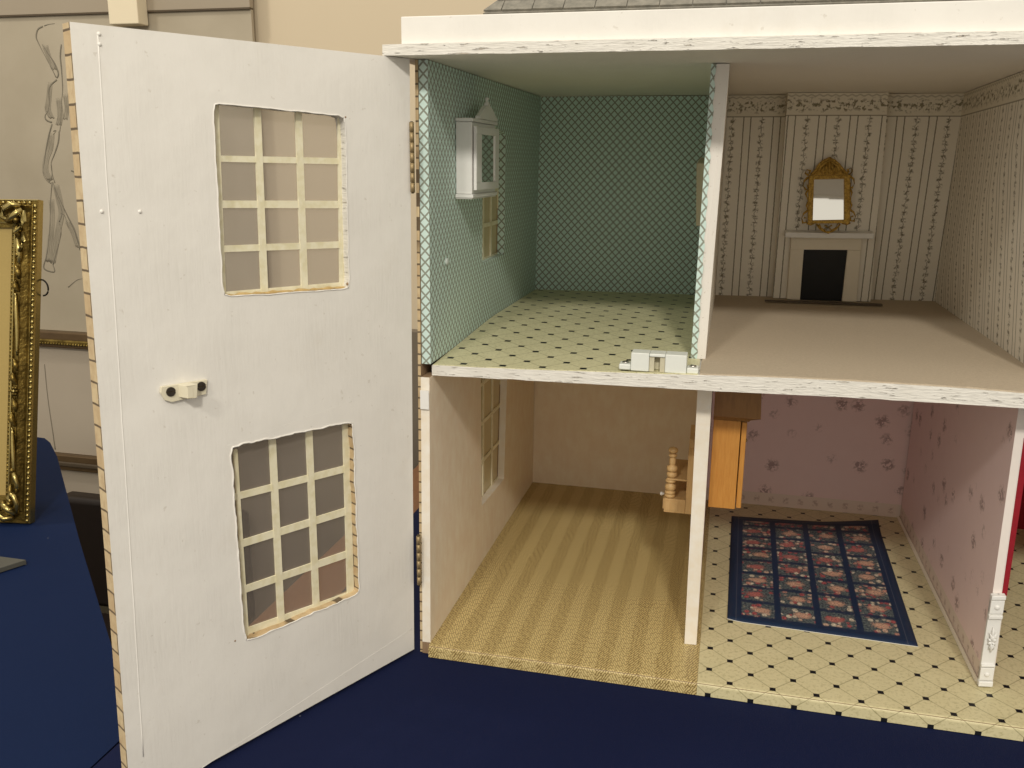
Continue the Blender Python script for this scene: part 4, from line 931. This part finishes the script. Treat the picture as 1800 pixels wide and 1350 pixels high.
# printed rug
rc = [at_z(1278, 1091, .0004), at_z(1614, 1138, .0004), at_z(1543, 922, .0004), at_z(1286, 908, .0004)]
mb = MB(); n, m = 24, 30; G = []
for i in range(n+1):
    row = []
    for j in range(m+1):
        u, v = i/n, j/m; p = rc[0].lerp(rc[1], u).lerp(rc[3].lerp(rc[2], u), v)
        lift = .0055*max(0, (v-.86)/.14)**2*max(0, (u-.62)/.38)**1.2+.0016*max(0, (.10-u)/.10)**2*max(0, (.15-v)/.15)+.0007*(1+mnoise.noise(V((u*3, v*3, 1))))*.5
        sag = .006*max(0, (v-.9)/.1)*math.sin(u*math.pi)*-1
        row.append(V((p.x, p.y+sag*.5, .0010+lift)))
    G.append(row)
for i in range(n):
    for j in range(m):
        uvs = [(a/n, b/m) for a, b in ((i, j), (i+1, j), (i+1, j+1), (i, j+1))]
        mb.face([G[i][j], G[i+1][j], G[i+1][j+1], G[i][j+1]], 'floral_rug_print', uvs, smooth=True)
        d = V((0, 0, .0006)); mb.face([G[i][j+1]-d, G[i+1][j+1]-d, G[i+1][j]-d, G[i][j]-d], 'cabinet_white', smooth=True)
edge = [G[i][0] for i in range(n+1)]+[G[n][j] for j in range(1, m+1)]+[G[i][m] for i in range(n-1, -1, -1)]+[G[0][j] for j in range(m-1, 0, -1)]
for a, b in zip(edge, edge[1:]+edge[:1]): mb.face([a, b, b-V((0, 0, .0006)), a-V((0, 0, .0006))], 'cabinet_white')
tag(mb.build('rug'), 'navy rug printed with panels of pink flowers on the tiled floor', 'rug')

# fireplace against the chimney breast
B = lambda x, y, w=0.0: onbreast(x, y)+FN*w
zf = .2752
t = thing('fireplace', tuple(B(1442, 528)), 'cream fireplace surround with a black opening and plain mantel shelf', 'fireplace')
def slab4(px4, w0, w1, mat):
    return [B(*p, w1) for p in px4]+[B(*p, w0) for p in px4]
def pz(P_):                                                # keep feet on the floor
    return [V((p.x, p.y, max(p.z, zf))) for p in P_]
mb = MB(); mb.hexa(pz(slab4(((1382, 527), (1405, 527), (1412, 437), (1388.5, 437)), .0003, .0075, 0)), 'surround_cream'); mb.build('jamb', t, bevel=.0004)
mb = MB(); mb.hexa(pz(slab4(((1478.5, 527.5), (1504, 528), (1511.5, 438), (1488.5, 438)), .0003, .0075, 0)), 'surround_cream'); mb.build('jamb', t, bevel=.0004)
mb = MB(); mb.hexa(slab4(((1388.6, 436.8), (1511.5, 437.8), (1513, 415.5), (1390, 413)), .0003, .0075, 0), 'surround_cream'); mb.build('lintel', t, bevel=.0004)
mb = MB(); mb.hexa(slab4(((1378, 413.5), (1531, 415.5), (1532.5, 406), (1379, 404)), .0003, .0190, 0), 'cabinet_white'); mb.build('mantel_shelf', t, bevel=.0008)
mb = MB(); mb.hexa(pz(slab4(((1405, 527), (1479, 527.5), (1489, 438.5), (1412, 437.5)), .0003, .0042, 0)), 'soot_black'); mb.build('fire_opening', t)
h0, h1 = at_z(1344, 527, .2758), at_z(1548, 534, .2758)
mb = MB(); mb.hexa([(h0.x, h0.y-.014, .2757), (h1.x, h1.y-.016, .2757), (h1.x, h1.y-.016, .2772), (h0.x, h0.y-.014, .2772), (h0.x, h0.y-.007, .2757), (h1.x, h1.y-.007, .2757), (h1.x, h1.y-.007, .2772), (h0.x, h0.y-.007, .2772)], 'dark_plank')
tag(mb.build('hearth_strip'), 'thin dark wooden strip on the carpet in front of the fireplace', 'strip')

# gilt overmantel mirror, hung leaning forward a little at the foot
t = thing('wall_mirror', tuple(B(1451, 402, .004)), 'ornate gilt mirror hanging over the doll sized fireplace', 'mirror')
TL = R(11)
def M(x, y, w=0.0):
    p = B(x, y, .0040); z0 = B(1451, 402).z; k = (p.z-z0); return p+FN*(w+.0145-k*math.tan(TL)) 
def M(x, y, w=0.0):
    k = (402-y)/130.0; return B(x, y, .0230-.0207*k+w)
mb = MB(); mb.hexa([M(*p, .0012) for p in ((1424, 384), (1480, 383), (1482.5, 311), (1428, 312))]+[M(*p, .0) for p in ((1424, 384), (1480, 383), (1482.5, 311), (1428, 312))], 'mirror_glass'); mb.build('glass', t)
fo = [(1416, 388), (1489, 387), (1492, 306), (1420, 307)]; fi = [(1425, 382.5), (1479, 381.5), (1481.5, 312), (1429, 313)]
mb = MB()
for k in range(4):
    a, b, c_, d = fo[k], fo[(k+1) % 4], fi[(k+1) % 4], fi[k]; mb.hexa([M(*p, .0042) for p in (a, b, c_, d)]+[M(*p, .0) for p in (a, b, c_, d)], 'mirror_gilt')
mb.build('frame', t, bevel=.0006)
mb = MB()
crest = [(1421, 308), (1428, 303), (1434, 291), (1441, 284), (1448, 279), (1457, 276), (1466, 279), (1473, 286), (1480, 299), (1490, 306)]
mb.prism([M(*p, .0006) for p in crest], FN*.0022, 'mirror_gilt')
for (pts, r0) in ((((1424, 306), (1433, 297), (1440, 287), (1449, 281), (1457, 279)), .0017), (((1488, 305), (1479, 296), (1473, 288), (1465, 281), (1457, 279)), .0017),
                  (((1441, 303), (1444, 294), (1449, 289), (1451, 297)), .0013), (((1470, 303), (1468, 294), (1464, 289), (1461, 297)), .0013), (((1456, 304), (1456, 292), (1457, 283)), .0016),
                  (((1448, 304), (1451, 293), (1454, 285)), .0010), (((1464, 304), (1461, 293), (1459, 285)), .0010), (((1432, 304), (1436, 298), (1441, 303)), .0010), (((1480, 303), (1476, 298), (1470, 303)), .0010)):
    mb.tube([M(*p, .0036) for p in pts], r0, 'mirror_gilt', 6)
mb.ball(M(1457, 278, .0034), .0024, 'mirror_gilt'); mb.build('crest', t)
for sgn, pts in ((-1, [((1420, 307), (1414, 303), (1417, 297), (1423, 299), (1421, 304)), ((1419, 310), (1412, 316), (1410, 325), (1414, 331), (1419, 329), (1417, 322)), ((1418, 331), (1414, 338), (1417, 346), (1419, 352)),
                       ((1418, 352), (1415, 358), (1417, 366)), ((1417, 366), (1410, 371), (1406, 379), (1408, 387), (1414, 386), (1414, 379), (1410, 378)), ((1415, 387), (1421, 390), (1428, 388))]),
                 (1, [((1491, 306), (1496, 300), (1494, 294), (1488, 297), (1490, 302)), ((1492, 308), (1498, 313), (1499, 321), (1495, 328), (1490, 326), (1492, 319)), ((1491, 329), (1494, 336), (1492, 344), (1490, 350)),
                      ((1490, 350), (1493, 357), (1490, 365)), ((1490, 365), (1496, 369), (1499, 376), (1496, 384), (1490, 383), (1491, 376), (1495, 376)), ((1489, 386), (1483, 389), (1475, 388))])):
    mb = MB()
    for q in pts: mb.tube([M(*p, .0026) for p in q], [.0011+.0006*math.sin(i*2+1) for i in range(len(q))], 'mirror_gilt', 6)
    mb.build('side_scroll', t)
mb = MB()
for q in (((1436, 389), (1439, 396), (1446, 399), (1450, 394), (1445, 391)), ((1468, 388), (1464, 396), (1457, 399), (1452, 394), (1458, 391)), ((1432, 389), (1437, 397), (1446, 402), (1456, 402), (1465, 397), (1472, 389)), ((1444, 400), (1451, 404), (1458, 400))):
    mb.tube([M(*p, .0020) for p in q], .0011, 'mirror_gilt', 6)
mb.build('foot_scroll', t)

# ------------------------------------------------------------------ gilt picture frame on the side table
fb_ = at_z(58, 919, TZ-.0015); ft_ = at_y(73, 352, fb_.y+.070)
O = fb_; UP = (ft_-fb_); Hh = UP.length; UP.normalize(); WD = V((-.985, -.17, 0)).normalized(); OUT = UP.cross(WD).normalized()
if OUT.y > 0: OUT = -OUT
FWD = .42
t = thing('gilt_frame', tuple(O+WD*.2), 'ornate gilt picture frame with beading standing on the blue cloth', 'picture frame')
def FP(a, h, d=0.0): return O+WD*a+UP*h+OUT*d
def ring4(a0, a1, d0, d1, mat, name, bev=0.0):
    """mitred moulding from inset a0 to a1, depth d0 at the outer side and d1 at the inner side"""
    mb = MB()
    C0 = [(a0, a0), (FWD-a0, a0), (FWD-a0, Hh-a0), (a0, Hh-a0)]; C1 = [(a1, a1), (FWD-a1, a1), (FWD-a1, Hh-a1), (a1, Hh-a1)]
    for k in range(4):
        a, b = C0[k], C0[(k+1) % 4]; c_, d = C1[(k+1) % 4], C1[k]
        mb.hexa([FP(*a, d0), FP(*b, d0), FP(*c_, d1), FP(*d, d1), FP(*a, -.004), FP(*b, -.004), FP(*c_, -.004), FP(*d, -.004)], mat)
    return mb.build(name, t, bevel=bev)
ring4(0, .0012, .0060, .0075, 'gilt_bright', 'outer_edge'); ring4(.0014, .0066, .0050, .0050, 'gilt', 'bead_channel'); ring4(.0068, .0078, .0065, .0065, 'gilt', 'bead_fillet')
ring4(.0080, .0140, .0050, .0010, 'gilt', 'cove'); ring4(.0142, .0205, .0010, .0060, 'gilt', 'cove'); ring4(.0207, .0275, .0070, .0060, 'gilt', 'carved_band'); ring4(.0277, .0293, .0085, .0080, 'gilt_bright', 'fillet'); ring4(.0295, .0345, .0050, .0040, 'gilt', 'inner_channel')
MI = .0345
mb = MB(); mb.hexa([FP(MI, MI, 0), FP(FWD-MI, MI, 0), FP(FWD-MI, Hh-MI, 0), FP(MI, Hh-MI, 0)]+[FP(MI, MI, -.004), FP(FWD-MI, MI, -.004), FP(FWD-MI, Hh-MI, -.004), FP(MI, Hh-MI, -.004)], 'gold_mat'); mb.build('mount', t)
mb = MB(); n = int(Hh/.0068)
for i in range(n): mb.ball(FP(.0040, .004+i*.0068, .0056), .0025, 'gilt_bright', 7, 5)
for i in range(8): mb.ball(FP(.011+i*.0068, Hh-.0040, .0056), .0025, 'gilt_bright', 7, 5)
tag(mb.build('beading', t), kind='stuff')
mb = MB(); n = int((Hh-.075)/.0050)
for i in range(n): mb.ball(FP(.0320, .0385+i*.0050, .0048), .0019, 'gilt', 6, 4)
tag(mb.build('inner_beading', t), kind='stuff')
def leaf(h0, h1, bow, r, mat):
    n = 12; mb = MB()
    mb.tube([FP(.0236+bow*math.sin(math.pi*i/n)-.0018*math.cos(math.pi*i/n), h0+(h1-h0)*i/n, .0080+.0015*math.sin(math.pi*i/n)) for i in range(n+1)], [r*(.25+.75*math.sin(math.pi*(i+.4)/(n+.8))**.8) for i in range(n+1)], mat, 8)
    mb.build('leaf_ornament', t)
def rosette(h):
    mb = MB()
    for k in range(6): a = k*math.pi/3; mb.ball(FP(.0236+.0032*math.cos(a), h+.0045*math.sin(a), .0080), .0024, 'gilt', 7, 5)
    mb.ball(FP(.0236, h, .0095), .0022, 'gilt_bright', 7, 5); mb.build('rosette', t)
for f0, f1, b_, r in ((.080, .125, .0012, .0030), (.130, .300, -.0015, .0026), (.305, .350, .0018, .0034), (.352, .395, -.0016, .0036), (.435, .475, .0016, .0034), (.478, .515, -.0014, .0030), (.525, .715, -.0022, .0026), (.720, .755, .0016, .0034), (.76, .80, -.0016, .0036), (.805, .885, -.0026, .0040), (.885, .925, .0012, .0030)):
    leaf(f0*Hh, f1*Hh, b_, r, 'gilt_bright' if abs(f1-f0) > .07 else 'gilt')
rosette(.415*Hh)
def corner(ca, ch, sa, sh):
    mb = MB()
    for q, r in ((((.004, -.002), (.014, -.004), (.024, .001), (.029, .010), (.022, .015), (.015, .010)), .0036), (((-.001, .004), (-.002, .016), (.002, .026), (.009, .030), (.013, .023), (.009, .015)), .0034),
                 (((.002, .002), (.009, .008), (.017, .016)), .0040), (((.029, -.002), (.040, -.005), (.052, -.001), (.060, .008)), .0032), (((.0, .030), (-.002, .040), (.001, .050), (.006, .058)), .0028),
                 (((.010, .0), (.004, .009), (.010, .010)), .0030)):
        mb.tube([FP(ca+sa*a, ch+sh*b, .0095+.003*math.sin(i*1.1)) for i, (a, b) in enumerate(q)], [r*(.6+.5*math.sin(math.pi*(i+.5)/len(q))) for i in range(len(q))], 'gilt_bright', 8)
        mb.ball(FP(ca+sa*q[-1][0], ch+sh*q[-1][1], .0105), r*1.2, 'gilt', 8, 5)
    mb.build('corner_ornament', t)
corner(.0165, Hh-.0105, 1, -1); corner(.0165, .0105, 1, 1)
mb = MB(); c_ = FP(-.0005, Hh*.735, -.006)
mb.tube([c_+V((.0100*math.sin(a)*.85, 0, .0100*math.cos(a)*1.0)) for a in [math.pi*i/12 for i in range(13)]], .0011, 'dark_iron', 7); mb.build('hanging_ring', t)
